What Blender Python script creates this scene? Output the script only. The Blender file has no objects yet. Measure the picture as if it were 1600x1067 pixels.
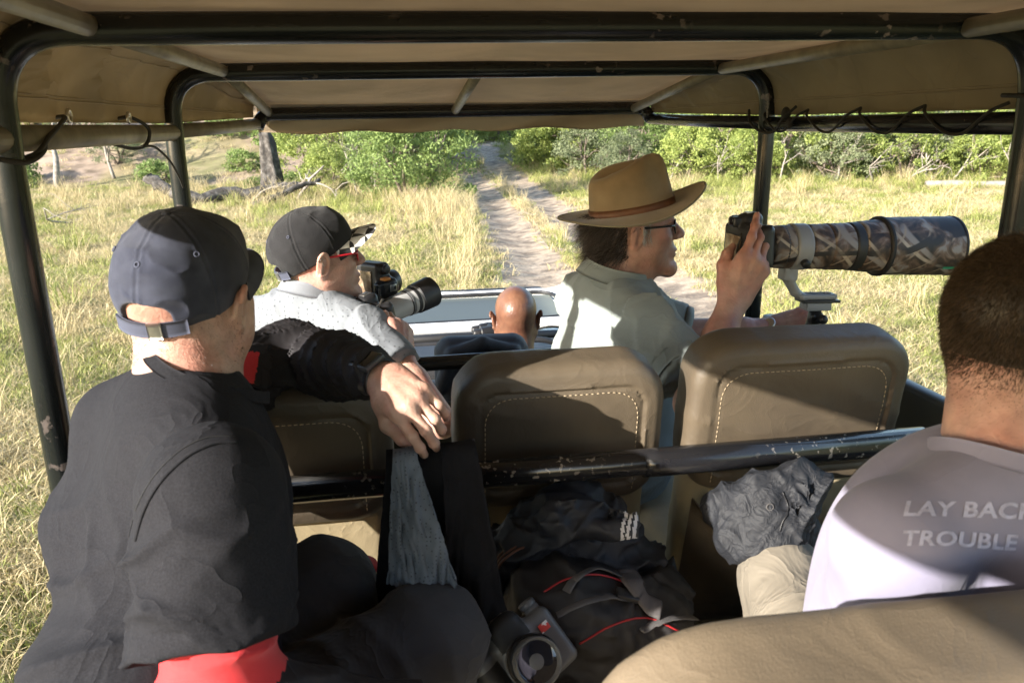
# Open safari vehicle seen from its third seat row, photographers looking out over dry bushveld.
# Units metres; X = vehicle right, Y = vehicle forward, Z up, ground about z = 0.
import bpy, bmesh, math, random, time
import numpy as np
from mathutils import Vector, Matrix, Quaternion
from mathutils.bvhtree import BVHTree
T0 = time.time()
scene = bpy.context.scene
COL = scene.collection
R = math.radians
rng = np.random.default_rng(7)
random.seed(7)

# ------------------------------------------------------------------ camera, sky, sun, exposure
CAM_H = 2.5
F_PX, PITCH, YAW, ROLL = 1280.0, R(14.9), R(8.5), R(0.8)
_f = np.array([math.sin(YAW)*math.cos(PITCH), math.cos(YAW)*math.cos(PITCH), -math.sin(PITCH)])
_r0 = np.array([math.cos(YAW), -math.sin(YAW), 0.0])
_u0 = np.cross(_r0, _f)
_r = _r0*math.cos(ROLL) - _u0*math.sin(ROLL)
_u = _u0*math.cos(ROLL) + _r0*math.sin(ROLL)
CAM_P = np.array([0.0, 0.0, CAM_H])

def at(px, py, d):            # point seen at photo pixel (px, py) at distance d along the view axis
    return (_f + (px-800)/F_PX*_r - (py-533.5)/F_PX*_u)*d + CAM_P
def atY(px, py, Y):
    v = _f + (px-800)/F_PX*_r - (py-533.5)/F_PX*_u
    return v*(Y/v[1]) + CAM_P
def proj(p):
    q = np.asarray(p, float) - CAM_P
    z = q @ _f
    return np.stack([800+F_PX*(q @ _r)/z, 533.5-F_PX*(q @ _u)/z, z], -1)

cam = bpy.data.cameras.new('camera')
cam_o = bpy.data.objects.new('camera', cam); COL.objects.link(cam_o)
M = Matrix.Identity(4)
for i in range(3):
    M[i][0], M[i][1], M[i][2], M[i][3] = _r[i], _u[i], -_f[i], CAM_P[i]
cam_o.matrix_world = M
cam.sensor_width = 36.0
cam.lens = 36.0*F_PX/1600.0
cam.clip_start = 0.02; cam.clip_end = 2000
cam.dof.use_dof = True; cam.dof.focus_distance = 2.3; cam.dof.aperture_fstop = 9.0
scene.camera = cam_o

SUN_DIR = Vector((1.0, 0.58, -0.37)).normalized()      # direction the sunlight travels
world = bpy.data.worlds.new('World'); scene.world = world; world.use_nodes = True
wn = world.node_tree
sky = wn.nodes.new('ShaderNodeTexSky'); sky.sky_type = 'NISHITA'; sky.sun_disc = False
sky.sun_elevation = math.asin(-SUN_DIR.z)
sky.sun_rotation = math.atan2(-SUN_DIR.x, -SUN_DIR.y)
sky.air_density = 1.0; sky.dust_density = 1.0; sky.altitude = 200
bg = wn.nodes['Background']; bg.inputs['Strength'].default_value = 0.15
wn.links.new(sky.outputs[0], bg.inputs[0])
sun = bpy.data.lights.new('sun', 'SUN'); sun.energy = 5.0; sun.angle = R(0.55); sun.color = (1.0, 0.94, 0.85)
sun_o = bpy.data.objects.new('sun', sun); COL.objects.link(sun_o)
sun_o.rotation_euler = SUN_DIR.to_track_quat('-Z', 'Y').to_euler(); sun_o.location = (-8, -8, 8)
scene.view_settings.view_transform = 'Standard'; scene.view_settings.look = 'None'
scene.view_settings.exposure = 1.66; scene.view_settings.gamma = 1.0
scene.view_settings.use_curve_mapping = False
scene.render.engine = 'CYCLES'
scene.cycles.max_bounces = 7; scene.cycles.diffuse_bounces = 4; scene.cycles.transparent_max_bounces = 8
scene.cycles.use_denoising = True

# ------------------------------------------------------------------ materials
MATS = {}
def mat(name, color, rough=0.6, metal=0.0, var=0.12, vscale=12.0, bump=0.0, bscale=60.0, spec=0.5, sheen=0.0,
        color2=None, c2scale=4.0, c2lo=0.45, c2hi=0.6, coat=0.0, trans=0.0, bdist=0.002, detail=4.0, weave=0.0, wscale=900.0, sss=0.0, wrk=0.0, wrks=7.0):
    """Principled material: noise-varied colour, optional second patch colour, bump, cloth weave, translucency."""
    m = bpy.data.materials.new(name); m.use_nodes = True; MATS[name] = m
    nt = m.node_tree; N = nt.nodes; L = nt.links
    p = N['Principled BSDF']; out = N['Material Output']
    tc = N.new('ShaderNodeTexCoord')
    n1 = N.new('ShaderNodeTexNoise'); n1.inputs['Scale'].default_value = vscale; n1.inputs['Detail'].default_value = detail
    L.new(tc.outputs['Object'], n1.inputs['Vector'])
    mr = N.new('ShaderNodeMapRange'); mr.inputs['From Min'].default_value = .3; mr.inputs['From Max'].default_value = .7
    mr.inputs['To Min'].default_value = 1-var; mr.inputs['To Max'].default_value = 1+var
    L.new(n1.outputs['Fac'], mr.inputs['Value'])
    base = N.new('ShaderNodeRGB'); base.outputs[0].default_value = (*color, 1)
    src = base.outputs[0]
    if color2 is not None:
        n2 = N.new('ShaderNodeTexNoise'); n2.inputs['Scale'].default_value = c2scale; n2.inputs['Detail'].default_value = 6
        L.new(tc.outputs['Object'], n2.inputs['Vector'])
        m2 = N.new('ShaderNodeMapRange'); m2.inputs['From Min'].default_value = c2lo; m2.inputs['From Max'].default_value = c2hi
        L.new(n2.outputs['Fac'], m2.inputs['Value'])
        mx = N.new('ShaderNodeMixRGB'); mx.inputs[2].default_value = (*color2, 1)
        L.new(m2.outputs[0], mx.inputs[0]); L.new(src, mx.inputs[1]); src = mx.outputs[0]
    mul = N.new('ShaderNodeMixRGB'); mul.blend_type = 'MULTIPLY'; mul.inputs[0].default_value = 1
    L.new(src, mul.inputs[1]); L.new(mr.outputs[0], mul.inputs[2])
    L.new(mul.outputs[0], p.inputs['Base Color'])
    p.inputs['Roughness'].default_value = rough; p.inputs['Metallic'].default_value = metal
    p.inputs['Specular IOR Level'].default_value = spec
    p.inputs['Sheen Weight'].default_value = sheen; p.inputs['Coat Weight'].default_value = coat
    if sss:
        p.inputs['Subsurface Weight'].default_value = sss; p.inputs['Subsurface Scale'].default_value = 0.01
        p.inputs['Subsurface Radius'].default_value = (1.0, 0.35, 0.2)
    nrm = None
    if wrk:
        nd = N.new('ShaderNodeTexNoise'); nd.inputs['Scale'].default_value = wrks; nd.inputs['Detail'].default_value = 3; nd.inputs['Distortion'].default_value = 1.1
        L.new(tc.outputs['Object'], nd.inputs['Vector'])
        sb = N.new('ShaderNodeMath'); sb.operation = 'SUBTRACT'; sb.inputs[1].default_value = .5; L.new(nd.outputs['Fac'], sb.inputs[0])
        ab = N.new('ShaderNodeMath'); ab.operation = 'ABSOLUTE'; L.new(sb.outputs[0], ab.inputs[0])
        sq = N.new('ShaderNodeMath'); sq.operation = 'POWER'; sq.inputs[1].default_value = .6; L.new(ab.outputs[0], sq.inputs[0])
        b = N.new('ShaderNodeBump'); b.inputs['Strength'].default_value = wrk; b.inputs['Distance'].default_value = 0.02
        b.invert = True
        L.new(sq.outputs[0], b.inputs['Height']); nrm = b.outputs[0]
    if weave:
        w1 = N.new('ShaderNodeTexWave'); w1.inputs['Scale'].default_value = wscale; w1.bands_direction = 'X'
        w2 = N.new('ShaderNodeTexWave'); w2.inputs['Scale'].default_value = wscale; w2.bands_direction = 'Z'
        for w in (w1, w2):
            L.new(tc.outputs['Object'], w.inputs['Vector']); w.inputs['Distortion'].default_value = 1.5
        ad = N.new('ShaderNodeMath'); ad.operation = 'ADD'
        L.new(w1.outputs['Fac'], ad.inputs[0]); L.new(w2.outputs['Fac'], ad.inputs[1])
        b = N.new('ShaderNodeBump'); b.inputs['Strength'].default_value = weave; b.inputs['Distance'].default_value = 0.0006
        L.new(ad.outputs[0], b.inputs['Height'])
        if nrm: L.new(nrm, b.inputs['Normal'])
        nrm = b.outputs[0]
    if bump:
        n3 = N.new('ShaderNodeTexNoise'); n3.inputs['Scale'].default_value = bscale; n3.inputs['Detail'].default_value = 6
        L.new(tc.outputs['Object'], n3.inputs['Vector'])
        b = N.new('ShaderNodeBump'); b.inputs['Strength'].default_value = bump; b.inputs['Distance'].default_value = bdist
        L.new(n3.outputs['Fac'], b.inputs['Height'])
        if nrm: L.new(nrm, b.inputs['Normal'])
        nrm = b.outputs[0]
    if nrm: L.new(nrm, p.inputs['Normal'])
    if trans:
        tr = N.new('ShaderNodeBsdfTranslucent'); L.new(mul.outputs[0], tr.inputs['Color'])
        if nrm: L.new(nrm, tr.inputs['Normal'])
        ms = N.new('ShaderNodeMixShader'); ms.inputs[0].default_value = trans
        L.new(p.outputs[0], ms.inputs[1]); L.new(tr.outputs[0], ms.inputs[2]); L.new(ms.outputs[0], out.inputs['Surface'])
    return m

# ------------------------------------------------------------------ objects
def link(o, parent=None):
    COL.objects.link(o)
    if parent is not None: o.parent = parent
    return o
def tag(o, label, cat=None, group=None, kind=None):
    o['label'] = label
    if cat: o['category'] = cat
    if group: o['group'] = group
    if kind: o['kind'] = kind
    return o
def empty(name, loc=(0, 0, 0)):
    o = bpy.data.objects.new(name, None); o.location = loc; o.empty_display_size = .1
    return link(o)
def mesh_data(name, V, Fc, mats=None, smooth=True, midx=None):
    me = bpy.data.meshes.new(name)
    V = np.asarray(V, np.float32)
    if isinstance(Fc, np.ndarray):
        n, k = Fc.shape
        me.vertices.add(len(V)); me.vertices.foreach_set('co', V.ravel())
        me.loops.add(n*k); me.loops.foreach_set('vertex_index', Fc.astype(np.int32).ravel())
        me.polygons.add(n); me.polygons.foreach_set('loop_start', np.arange(0, n*k, k, dtype=np.int32))
        me.update(calc_edges=True); me.validate()
    else:
        me.from_pydata(V.tolist(), [], Fc); me.update()
    for m in (mats or []): me.materials.append(m)
    if smooth: me.polygons.foreach_set('use_smooth', np.ones(len(me.polygons), bool))
    if midx is not None: me.polygons.foreach_set('material_index', np.asarray(midx, np.int32))
    me.update()
    return me
def obj(name, V, Fc, m, parent=None, smooth=True, midx=None):
    mats = m if isinstance(m, (list, tuple)) else [m]
    o = bpy.data.objects.new(name, mesh_data(name, V, Fc, mats, smooth, midx))
    link(o)
    if parent is not None:
        o.parent = parent
        o.matrix_parent_inverse = Matrix.Translation(parent.location).inverted() if parent.parent is None else Matrix.Identity(4)
        if parent.parent is not None:      # a sub-part: geometry is in world space, so undo the root's offset
            o.matrix_parent_inverse = Matrix.Identity(4)
    return o

class MB:
    """Collects plain shapes into one mesh."""
    def __init__(s): s.V = []; s.F = []; s.n = 0
    def add(s, V, Fc):
        V = np.asarray(V, float).reshape(-1, 3)
        s.V.append(V); s.F += [tuple(int(i)+s.n for i in f) for f in Fc]; s.n += len(V); return s
    def tube(s, pts, rad, n=12, cap=True, ref=None, sq=1.0):
        V, Fc = tube_geo(pts, rad, n, cap, ref, sq); return s.add(V, Fc)
    def box(s, c, half, rot=None, bev=0.0):
        V, Fc = box_geo(c, half, rot, bev); return s.add(V, Fc)
    def grid(s, P, close_u=False, close_v=False):
        V, Fc = grid_geo(P, close_u, close_v); return s.add(V, Fc)
    def lathe(s, prof, a, b, n=24, cap=True):
        V, Fc = lathe_geo(prof, a, b, n, cap); return s.add(V, Fc)
    def build(s, name, m, parent=None, smooth=True, auto=None):
        o = obj(name, np.concatenate(s.V), s.F, m, parent, smooth)
        if auto is not None: sharp(o, auto)
        return o
def sharp(o, ang=40):
    me = o.data; bm = bmesh.new(); bm.from_mesh(me)
    bmesh.ops.remove_doubles(bm, verts=bm.verts, dist=1e-6)
    bmesh.ops.recalc_face_normals(bm, faces=bm.faces)
    for e in bm.edges:
        if len(e.link_faces) == 2 and e.calc_face_angle(0) > R(ang): e.smooth = False
    bm.to_mesh(me); bm.free(); return o
def norm(v):
    v = np.asarray(v, float); return v/(np.linalg.norm(v)+1e-12)
def frame(y, z=(0, 0, 1)):
    """rotation with columns x, y, z: local +Y along y, local +Z near z"""
    y = norm(y); x = norm(np.cross(y, z)); zz = np.cross(x, y)
    return np.stack([x, y, zz], 1)
def tube_geo(pts, rad, n=12, cap=True, ref=None, sq=1.0):
    P = np.asarray(pts, float); m = len(P)
    rad = np.broadcast_to(np.asarray(rad, float), (m,))
    Tn = np.gradient(P, axis=0); Tn /= (np.linalg.norm(Tn, axis=1, keepdims=True)+1e-12)
    r0 = np.array(ref if ref is not None else ((0, 0, 1) if abs(Tn[0][2]) < .9 else (1, 0, 0)), float)
    V = []
    nrm = norm(r0 - Tn[0]*(r0 @ Tn[0]))
    th = np.arange(n)*2*math.pi/n
    for i in range(m):
        nrm = norm(nrm - Tn[i]*(nrm @ Tn[i])); bn = np.cross(Tn[i], nrm)
        V.append(P[i] + rad[i]*(np.cos(th)[:, None]*nrm*sq + np.sin(th)[:, None]*bn))
    V = np.concatenate(V); Fc = []
    for i in range(m-1):
        for j in range(n):
            a, b = i*n+j, i*n+(j+1) % n
            Fc.append((a, b, b+n, a+n))
    if cap:
        Fc.append(tuple(range(n-1, -1, -1))); Fc.append(tuple((m-1)*n+j for j in range(n)))
    return V, Fc
def box_geo(c, half, rot=None, bev=0.0):
    h = np.asarray(half, float); c = np.asarray(c, float)
    bm = bmesh.new(); bmesh.ops.create_cube(bm, size=2.0)
    for v in bm.verts: v.co = Vector((v.co.x*h[0], v.co.y*h[1], v.co.z*h[2]))
    if bev: bmesh.ops.bevel(bm, geom=bm.edges[:], offset=bev, segments=2, profile=.6, affect='EDGES')
    bm.verts.index_update()
    V = np.array([v.co[:] for v in bm.verts]); Fc = [tuple(v.index for v in f.verts) for f in bm.faces]; bm.free()
    if rot is not None: V = V @ np.asarray(rot).T
    return V + c, Fc
def grid_geo(P, cu=False, cv=False):
    P = np.asarray(P, float); a, b = P.shape[:2]; Fc = []
    for i in range(a if cu else a-1):
        for j in range(b if cv else b-1):
            i2, j2 = (i+1) % a, (j+1) % b
            Fc.append((i*b+j, i2*b+j, i2*b+j2, i*b+j2))
    return P.reshape(-1, 3), Fc
def lathe_geo(prof, a, b, n=24, cap=True):
    """profile [(t along a->b in metres from a, radius)]"""
    a = np.asarray(a, float); ax = norm(np.asarray(b, float)-a)
    pts = [a+ax*t for t, r in prof]
    x = norm(np.cross(ax, (0, 0, 1) if abs(ax[2]) < .9 else (1, 0, 0))); y = np.cross(ax, x)
    th = np.arange(n)*2*math.pi/n
    V = np.concatenate([p + r*(np.cos(th)[:, None]*x+np.sin(th)[:, None]*y) for p, (t, r) in zip(pts, prof)])
    Fc = []
    m = len(prof)
    for i in range(m-1):
        for j in range(n):
            p, q = i*n+j, i*n+(j+1) % n
            Fc.append((p, p+n, q+n, q))
    if cap:
        Fc.append(tuple(range(n))); Fc.append(tuple((m-1)*n+j for j in range(n-1, -1, -1)))
    return V, Fc
def solid(P, thick, close_v=False):
    """a grid of points [a, b, 3] thickened along its normals: a closed thin shell"""
    P = np.asarray(P, float)
    du = np.gradient(P, axis=0)
    if close_v:
        dv = (np.roll(P, -1, 1)-np.roll(P, 1, 1))
    else: dv = np.gradient(P, axis=1)
    n = np.cross(du, dv); n /= (np.linalg.norm(n, axis=2, keepdims=True)+1e-12)
    A = P + n*thick/2; B = P - n*thick/2
    a, b = P.shape[:2]
    VA, FA = grid_geo(A, False, close_v); VB, FB = grid_geo(B, False, close_v)
    N = a*b
    Fc = list(FA) + [tuple(N+i for i in reversed(f)) for f in FB]
    for j in range(b if close_v else b-1):
        j2 = (j+1) % b
        Fc.append((j2, N+j2, N+j, j)[::-1]); k = (a-1)*b
        Fc.append((k+j, N+k+j, N+k+j2, k+j2)[::-1])
    if not close_v:
        for i in range(a-1):
            Fc.append((i*b, N+i*b, N+(i+1)*b, (i+1)*b)[::-1]); k = b-1
            Fc.append(((i+1)*b+k, N+(i+1)*b+k, N+i*b+k, i*b+k)[::-1])
    return np.concatenate([VA, VB]), Fc
def arc_path(pts, rad, seg=8):
    """polyline with rounded corners"""
    P = [np.asarray(p, float) for p in pts]; out = [P[0]]
    for i in range(1, len(P)-1):
        a, b, c = P[i-1], P[i], P[i+1]
        u, v = norm(a-b), norm(c-b)
        ang = math.acos(np.clip(u @ v, -1, 1)); t = min(rad/math.tan(ang/2), .49*np.linalg.norm(a-b), .49*np.linalg.norm(c-b))
        p0, p1 = b+u*t, b+v*t
        for k in range(seg+1):
            s = k/seg
            out.append((1-s)**2*p0 + 2*s*(1-s)*(b*.92+(p0+p1)/2*.08) + s*s*p1)
    out.append(P[-1]); return np.array(out)
def spline(pts, n=24):
    """Catmull-Rom through points"""
    P = np.asarray(pts, float); P = np.concatenate([[2*P[0]-P[1]], P, [2*P[-1]-P[-2]]])
    m = len(P)-3; out = []
    for t in np.linspace(0, m-1e-6, n):
        i = int(t); s = t-i; a, b, c, d = P[i:i+4]
        out.append(.5*((2*b)+(-a+c)*s+(2*a-5*b+4*c-d)*s*s+(-a+3*b-3*c+d)*s**3))
    return np.array(out)

# ------------------------------------------------------------------ value noise and implicit surfaces
_LAT = np.random.default_rng(3).random((32, 32, 32)).astype(np.float32)
def vnoise(P):
    """value noise 0..1 at points [..., 3] (lattice period 32)"""
    P = np.asarray(P, np.float32); i = np.floor(P).astype(np.int32); f = P-i; f = f*f*(3-2*f); i &= 31; j = (i+1) & 31
    x0, y0, z0 = i[..., 0], i[..., 1], i[..., 2]; x1, y1, z1 = j[..., 0], j[..., 1], j[..., 2]
    fx, fy, fz = f[..., 0], f[..., 1], f[..., 2]
    c = lambda a, b, cc: _LAT[a, b, cc]
    a = c(x0, y0, z0)*(1-fx)+c(x1, y0, z0)*fx; b = c(x0, y1, z0)*(1-fx)+c(x1, y1, z0)*fx
    d = c(x0, y0, z1)*(1-fx)+c(x1, y0, z1)*fx; e = c(x0, y1, z1)*(1-fx)+c(x1, y1, z1)*fx
    return (a*(1-fy)+b*fy)*(1-fz)+(d*(1-fy)+e*fy)*fz
def fbm(P, o=3):
    P = np.asarray(P, np.float32); s = 0; a = .5; t = 0
    for k in range(o): s = s+a*vnoise(P*2**k+7.3*k); t += a; a *= .5
    return s/t

class Sdf:
    """smooth-blended solids meshed with surface nets"""
    def __init__(s): s.ops = []
    def _add(s, fn, lo, hi, k, mode): s.ops.append((fn, np.asarray(lo, float), np.asarray(hi, float), k, mode)); return s
    def cone(s, a, b, ra, rb=None, k=.02, n=None, f=1.0, mode='u'):
        rb = ra if rb is None else rb
        a = np.asarray(a, np.float32); b = np.asarray(b, np.float32); ab = b-a; L2 = float(ab @ ab)+1e-9
        nv = None if n is None else norm(n).astype(np.float32)
        def fn(P):
            q = P-a; t = np.clip((q @ ab)/L2, 0, 1); q = q-t[..., None]*ab
            d2 = np.einsum('...i,...i->...', q, q)
            if nv is not None: d2 = d2+(f*f-1)*(q @ nv)**2
            return np.sqrt(d2)-(ra+(rb-ra)*t)
        r = max(ra, rb)
        return s._add(fn, np.minimum(a, b)-r, np.maximum(a, b)+r, k, mode)
    def chain(s, pts, rads, k=.008, n=None, f=1.0, mode='u'):
        for i in range(len(pts)-1): s.cone(pts[i], pts[i+1], rads[i], rads[i+1], k, n, f, mode)
        return s
    def ell(s, c, r, rot=None, k=.02, mode='u'):
        c = np.asarray(c, np.float32); r = np.asarray(r, np.float32)*np.ones(3, np.float32)
        A = None if rot is None else np.asarray(rot, np.float32)
        def fn(P):
            q = P-c
            if A is not None: q = q @ A
            k0 = np.sqrt((((q/r))**2).sum(-1)); k1 = np.sqrt(((q/(r*r))**2).sum(-1))+1e-6
            return k0*(k0-1)/k1
        e = r if A is None else np.abs(A) @ r
        return s._add(fn, c-e, c+e, k, mode)
    def box(s, c, half, rnd=.01, rot=None, k=.01, mode='u'):
        c = np.asarray(c, np.float32); h = np.asarray(half, np.float32)-rnd
        A = None if rot is None else np.asarray(rot, np.float32)
        def fn(P):
            q = P-c
            if A is not None: q = q @ A
            q = np.abs(q)-h
            return np.sqrt((np.maximum(q, 0)**2).sum(-1))+np.minimum(q.max(-1), 0)-rnd
        e = (h+rnd) if A is None else np.abs(A) @ (h+rnd)
        return s._add(fn, c-e, c+e, k, mode)
    def plane(s, c, n, k=.004, lo=None, hi=None):
        """cut away everything on the side n points to"""
        c = np.asarray(c, np.float32); n = norm(n).astype(np.float32)
        def fn(P): return -((P-c) @ n)
        return s._add(fn, [-9]*3 if lo is None else lo, [9]*3 if hi is None else hi, k, 's')
    def mesh(s, h, disp=None, pad=3, rot=None, org=(0, 0, 0)):
        lo = np.min([o[1] for o in s.ops if o[4] == 'u'], 0)-pad*h; hi = np.max([o[2] for o in s.ops if o[4] == 'u'], 0)+pad*h
        n = np.ceil((hi-lo)/h).astype(int)+1
        Fd = np.full(n, .05, np.float32)
        ax = [(lo[i]+h*np.arange(n[i])).astype(np.float32) for i in range(3)]
        for fn, l, u, k, mode in s.ops:
            m = k+pad*h+.004
            i0 = np.maximum(np.floor((l-m-lo)/h).astype(int), 0); i1 = np.minimum(np.ceil((u+m-lo)/h).astype(int)+1, n)
            if np.any(i1 <= i0): continue
            P = np.stack(np.meshgrid(*[ax[i][i0[i]:i1[i]] for i in range(3)], indexing='ij'), -1)
            d = fn(P)
            sl = tuple(slice(i0[i], i1[i]) for i in range(3)); a = Fd[sl]
            if mode == 'u':
                if k > 0: hh = np.maximum(k-np.abs(a-d), 0)/k; Fd[sl] = np.minimum(a, d)-hh*hh*k*.25
                else: Fd[sl] = np.minimum(a, d)
            else:
                if mode == 's': d = -d
                if k > 0: hh = np.maximum(k-np.abs(a-d), 0)/k; Fd[sl] = np.maximum(a, d)+hh*hh*k*.25
                else: Fd[sl] = np.maximum(a, d)
        if disp is not None:
            idx = np.nonzero(np.abs(Fd) < 4*h+.012)
            P = np.stack([ax[i][idx[i]] for i in range(3)], -1)
            Fd[idx] -= disp(P).astype(np.float32)
        V, Q = surface_nets(Fd)
        V = V*h+lo
        if rot is not None: V = V @ np.asarray(rot).T
        return V+np.asarray(org), Q
def surface_nets(Fd):
    S = Fd < 0
    n = np.array(Fd.shape)
    c = np.zeros(n-1, np.int8)
    for dx in (0, 1):
        for dy in (0, 1):
            for dz in (0, 1): c += S[dx:n[0]-1+dx, dy:n[1]-1+dy, dz:n[2]-1+dz]
    act = (c > 0) & (c < 8)
    cells = np.argwhere(act)
    idm = np.full(n-1, -1, np.int32); idm[act] = np.arange(len(cells))
    acc = np.zeros((len(cells), 3)); cnt = np.zeros(len(cells))
    cor = [(x, y, z) for x in (0, 1) for y in (0, 1) for z in (0, 1)]
    val = {k: Fd[cells[:, 0]+k[0], cells[:, 1]+k[1], cells[:, 2]+k[2]] for k in cor}
    for a in cor:
        for axis in range(3):
            if a[axis]: continue
            b = list(a); b[axis] = 1; b = tuple(b)
            va, vb = val[a], val[b]; m = (va < 0) != (vb < 0)
            t = np.where(m, va/np.where(m, va-vb, 1), 0)
            p = np.array(a, float)[None]+np.zeros((len(cells), 3)); p[:, axis] += t
            acc[m] += p[m]; cnt[m] += 1
    V = cells+acc/cnt[:, None]
    Q = []
    for axis in range(3):
        o1, o2 = [(1, 2), (2, 0), (0, 1)][axis]
        sl0 = [slice(None)]*3; sl1 = [slice(None)]*3
        sl0[axis] = slice(0, -1); sl1[axis] = slice(1, None)
        A, B = S[tuple(sl0)], S[tuple(sl1)]
        for sgn, m in ((1, A & ~B), (-1, ~A & B)):
            e = np.argwhere(m); e = e[(e[:, o1] > 0) & (e[:, o2] > 0) & (e[:, o1] < n[o1]-1) & (e[:, o2] < n[o2]-1)]
            if not len(e): continue
            q = []
            for (d1, d2) in ((-1, -1), (0, -1), (0, 0), (-1, 0)):
                f = e.copy(); f[:, o1] += d1; f[:, o2] += d2
                q.append(idm[f[:, 0], f[:, 1], f[:, 2]])
            q = np.stack(q if sgn > 0 else q[::-1], 1); Q.append(q)
    Q = np.concatenate(Q); Q = Q[(Q >= 0).all(1)]
    return V, Q
def relax(V, Q, it=2, w=.5):
    """Laplacian smoothing of a quad mesh"""
    E = np.concatenate([Q[:, [0, 1]], Q[:, [1, 2]], Q[:, [2, 3]], Q[:, [3, 0]]]); E = np.concatenate([E, E[:, ::-1]])
    deg = np.bincount(E[:, 0], minlength=len(V))[:, None]+1e-9
    for _ in range(it):
        s = np.zeros_like(V)
        for c in range(3): s[:, c] = np.bincount(E[:, 0], V[E[:, 1], c], minlength=len(V))
        V = V*(1-w)+w*s/deg
    return V
def blob(name, sdf, h, m, parent=None, disp=None, rot=None, org=(0, 0, 0), it=1, midx=None):
    V, Q = sdf.mesh(h, disp, rot=None)
    if it: V = relax(V, Q, it)
    mi = midx(V[Q].mean(1)) if midx is not None else None
    if rot is not None: V = V @ np.asarray(rot).T
    return obj(name, V+np.asarray(org), Q, m, parent, True, mi)
def folds(P, d, freq, amp, warp=.04, wscale=6.0, mscale=4.0, thr=.45, seed=0):
    """cloth creases: warped ridges running across direction d, fading in and out"""
    P = np.asarray(P, np.float32)
    w = fbm(P*wscale+seed, 2)-.5
    ph = (P @ norm(d).astype(np.float32))+warp*2*w
    r = 1-np.abs(np.sin(math.pi*freq*ph)); r = r**2.2
    m = np.clip((fbm(P*mscale+seed*1.7+11, 2)-thr)/.18, 0, 1)
    return amp*r*m

def crumple(P, s, amp, seed=0.0, o=2):
    """sharp irregular creases of crumpled cloth"""
    P = np.asarray(P, np.float32)*s+seed
    w = np.stack([vnoise(P*.8+3.1), vnoise(P*.8+17.7), vnoise(P*.8+41.3)], -1)*1.6
    Q = (P+w) @ np.array([[.8, .36, -.48], [-.6, .48, -.64], [0, .8, .6]], np.float32)
    r = 0; a = .65; t = 0
    for k in range(o):
        r = r+a*(1-np.abs(vnoise(Q*2.1**k+9*k)-.5)*2.4)**2; t += a; a *= .45
    return amp*(r/t-.45)
# ------------------------------------------------------------------ land
def sstep(x, a, b):
    t = np.clip((np.asarray(x, float)-a)/(b-a), 0, 1); return t*t*(3-2*t)
def track_x(Y):
    return np.interp(Y, [-40, -2, 2, 5, 8, 11, 19, 30, 39, 48, 58, 75], [.2, .3, .45, 1.2, 2.3, 3.3, 3.75, 4.45, 4.9, 5.0, 6.0, 12.0])
def rut_off(Y): return np.interp(Y, [0, 11, 19, 30, 60], [.8, 1.0, .8, .85, .95])
def hz(X, Y):
    X = np.asarray(X, float); Y = np.asarray(Y, float)
    P = np.stack([X, Y, 0*X], -1)
    z = .16*(fbm(P*.22+3, 2)-.5)+.07*(fbm(P*.9+5, 2)-.5)
    bank = 5.2*sstep(Y+.25*X, 33.0, 52)*sstep(-X, -2.5, 4.5)
    z = z+bank*(.86+.28*fbm(P*.25+9, 3))
    z = z+.9*sstep(Y, 34, 62)*sstep(X, -1, 5)+1.2*sstep(np.hypot(X, Y), 60, 140)
    z = z+.5*(fbm(P*.45+1, 2)-.4)*sstep(Y, 30, 45)*(1-sstep(np.abs(X-track_x(Y)), 0, 3)*.2)*.6
    d = X-track_x(Y); o = rut_off(Y); fade = sstep(Y, 3, 7)
    for s in (-1, 1): z = z-.09*np.exp(-((d-s*o)/.42)**2)*fade
    z = z+.05*np.exp(-(d/.4)**2)*fade
    return z-.0
def bare(X, Y):
    P = np.stack([X, Y, 0*X], -1)
    b = sstep(Y+.25*X, 33.5, 36.5)*sstep(-X, -1.5, 3)*(.35+1.1*sstep(fbm(P*.35+4, 3), .35, .55))
    d = np.abs(X-track_x(Y)); o = rut_off(Y)
    t = np.exp(-((d-o)/.6)**4)*sstep(Y, 2, 6)
    t2 = np.exp(-(d/2.8)**4)*sstep(Y, 38, 46)
    return np.clip(np.maximum(np.maximum(b, t), t2), 0, 1)

m_ground = mat('ground_soil_and_litter', (.27, .225, .115), .95, var=.3, vscale=3.0, bump=.6, bscale=18, bdist=.04, detail=8,
               color2=(.16, .17, .06), c2scale=.5, c2lo=.42, c2hi=.62)
nt = m_ground.node_tree
at_n = nt.nodes.new('ShaderNodeAttribute'); at_n.attribute_name = 'bare'
soil = nt.nodes.new('ShaderNodeTexNoise'); soil.inputs['Scale'].default_value = 1.3; soil.inputs['Detail'].default_value = 8
ramp = nt.nodes.new('ShaderNodeValToRGB')
ramp.color_ramp.elements[0].color = (.15, .115, .085, 1); ramp.color_ramp.elements[0].position = .3
ramp.color_ramp.elements[1].color = (.36, .275, .21, 1); ramp.color_ramp.elements[1].position = .62
mixb = nt.nodes.new('ShaderNodeMixRGB')
tcg = nt.nodes.new('ShaderNodeTexCoord'); nt.links.new(tcg.outputs['Object'], soil.inputs['Vector'])
nt.links.new(soil.outputs['Fac'], ramp.inputs[0])
pb = nt.nodes['Principled BSDF']; old = pb.inputs['Base Color'].links[0].from_socket
nt.links.new(at_n.outputs['Fac'], mixb.inputs[0]); nt.links.new(old, mixb.inputs[1]); nt.links.new(ramp.outputs[0], mixb.inputs[2])
nt.links.new(mixb.outputs[0], pb.inputs['Base Color'])
pb.inputs['Specular IOR Level'].default_value = .1

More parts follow.
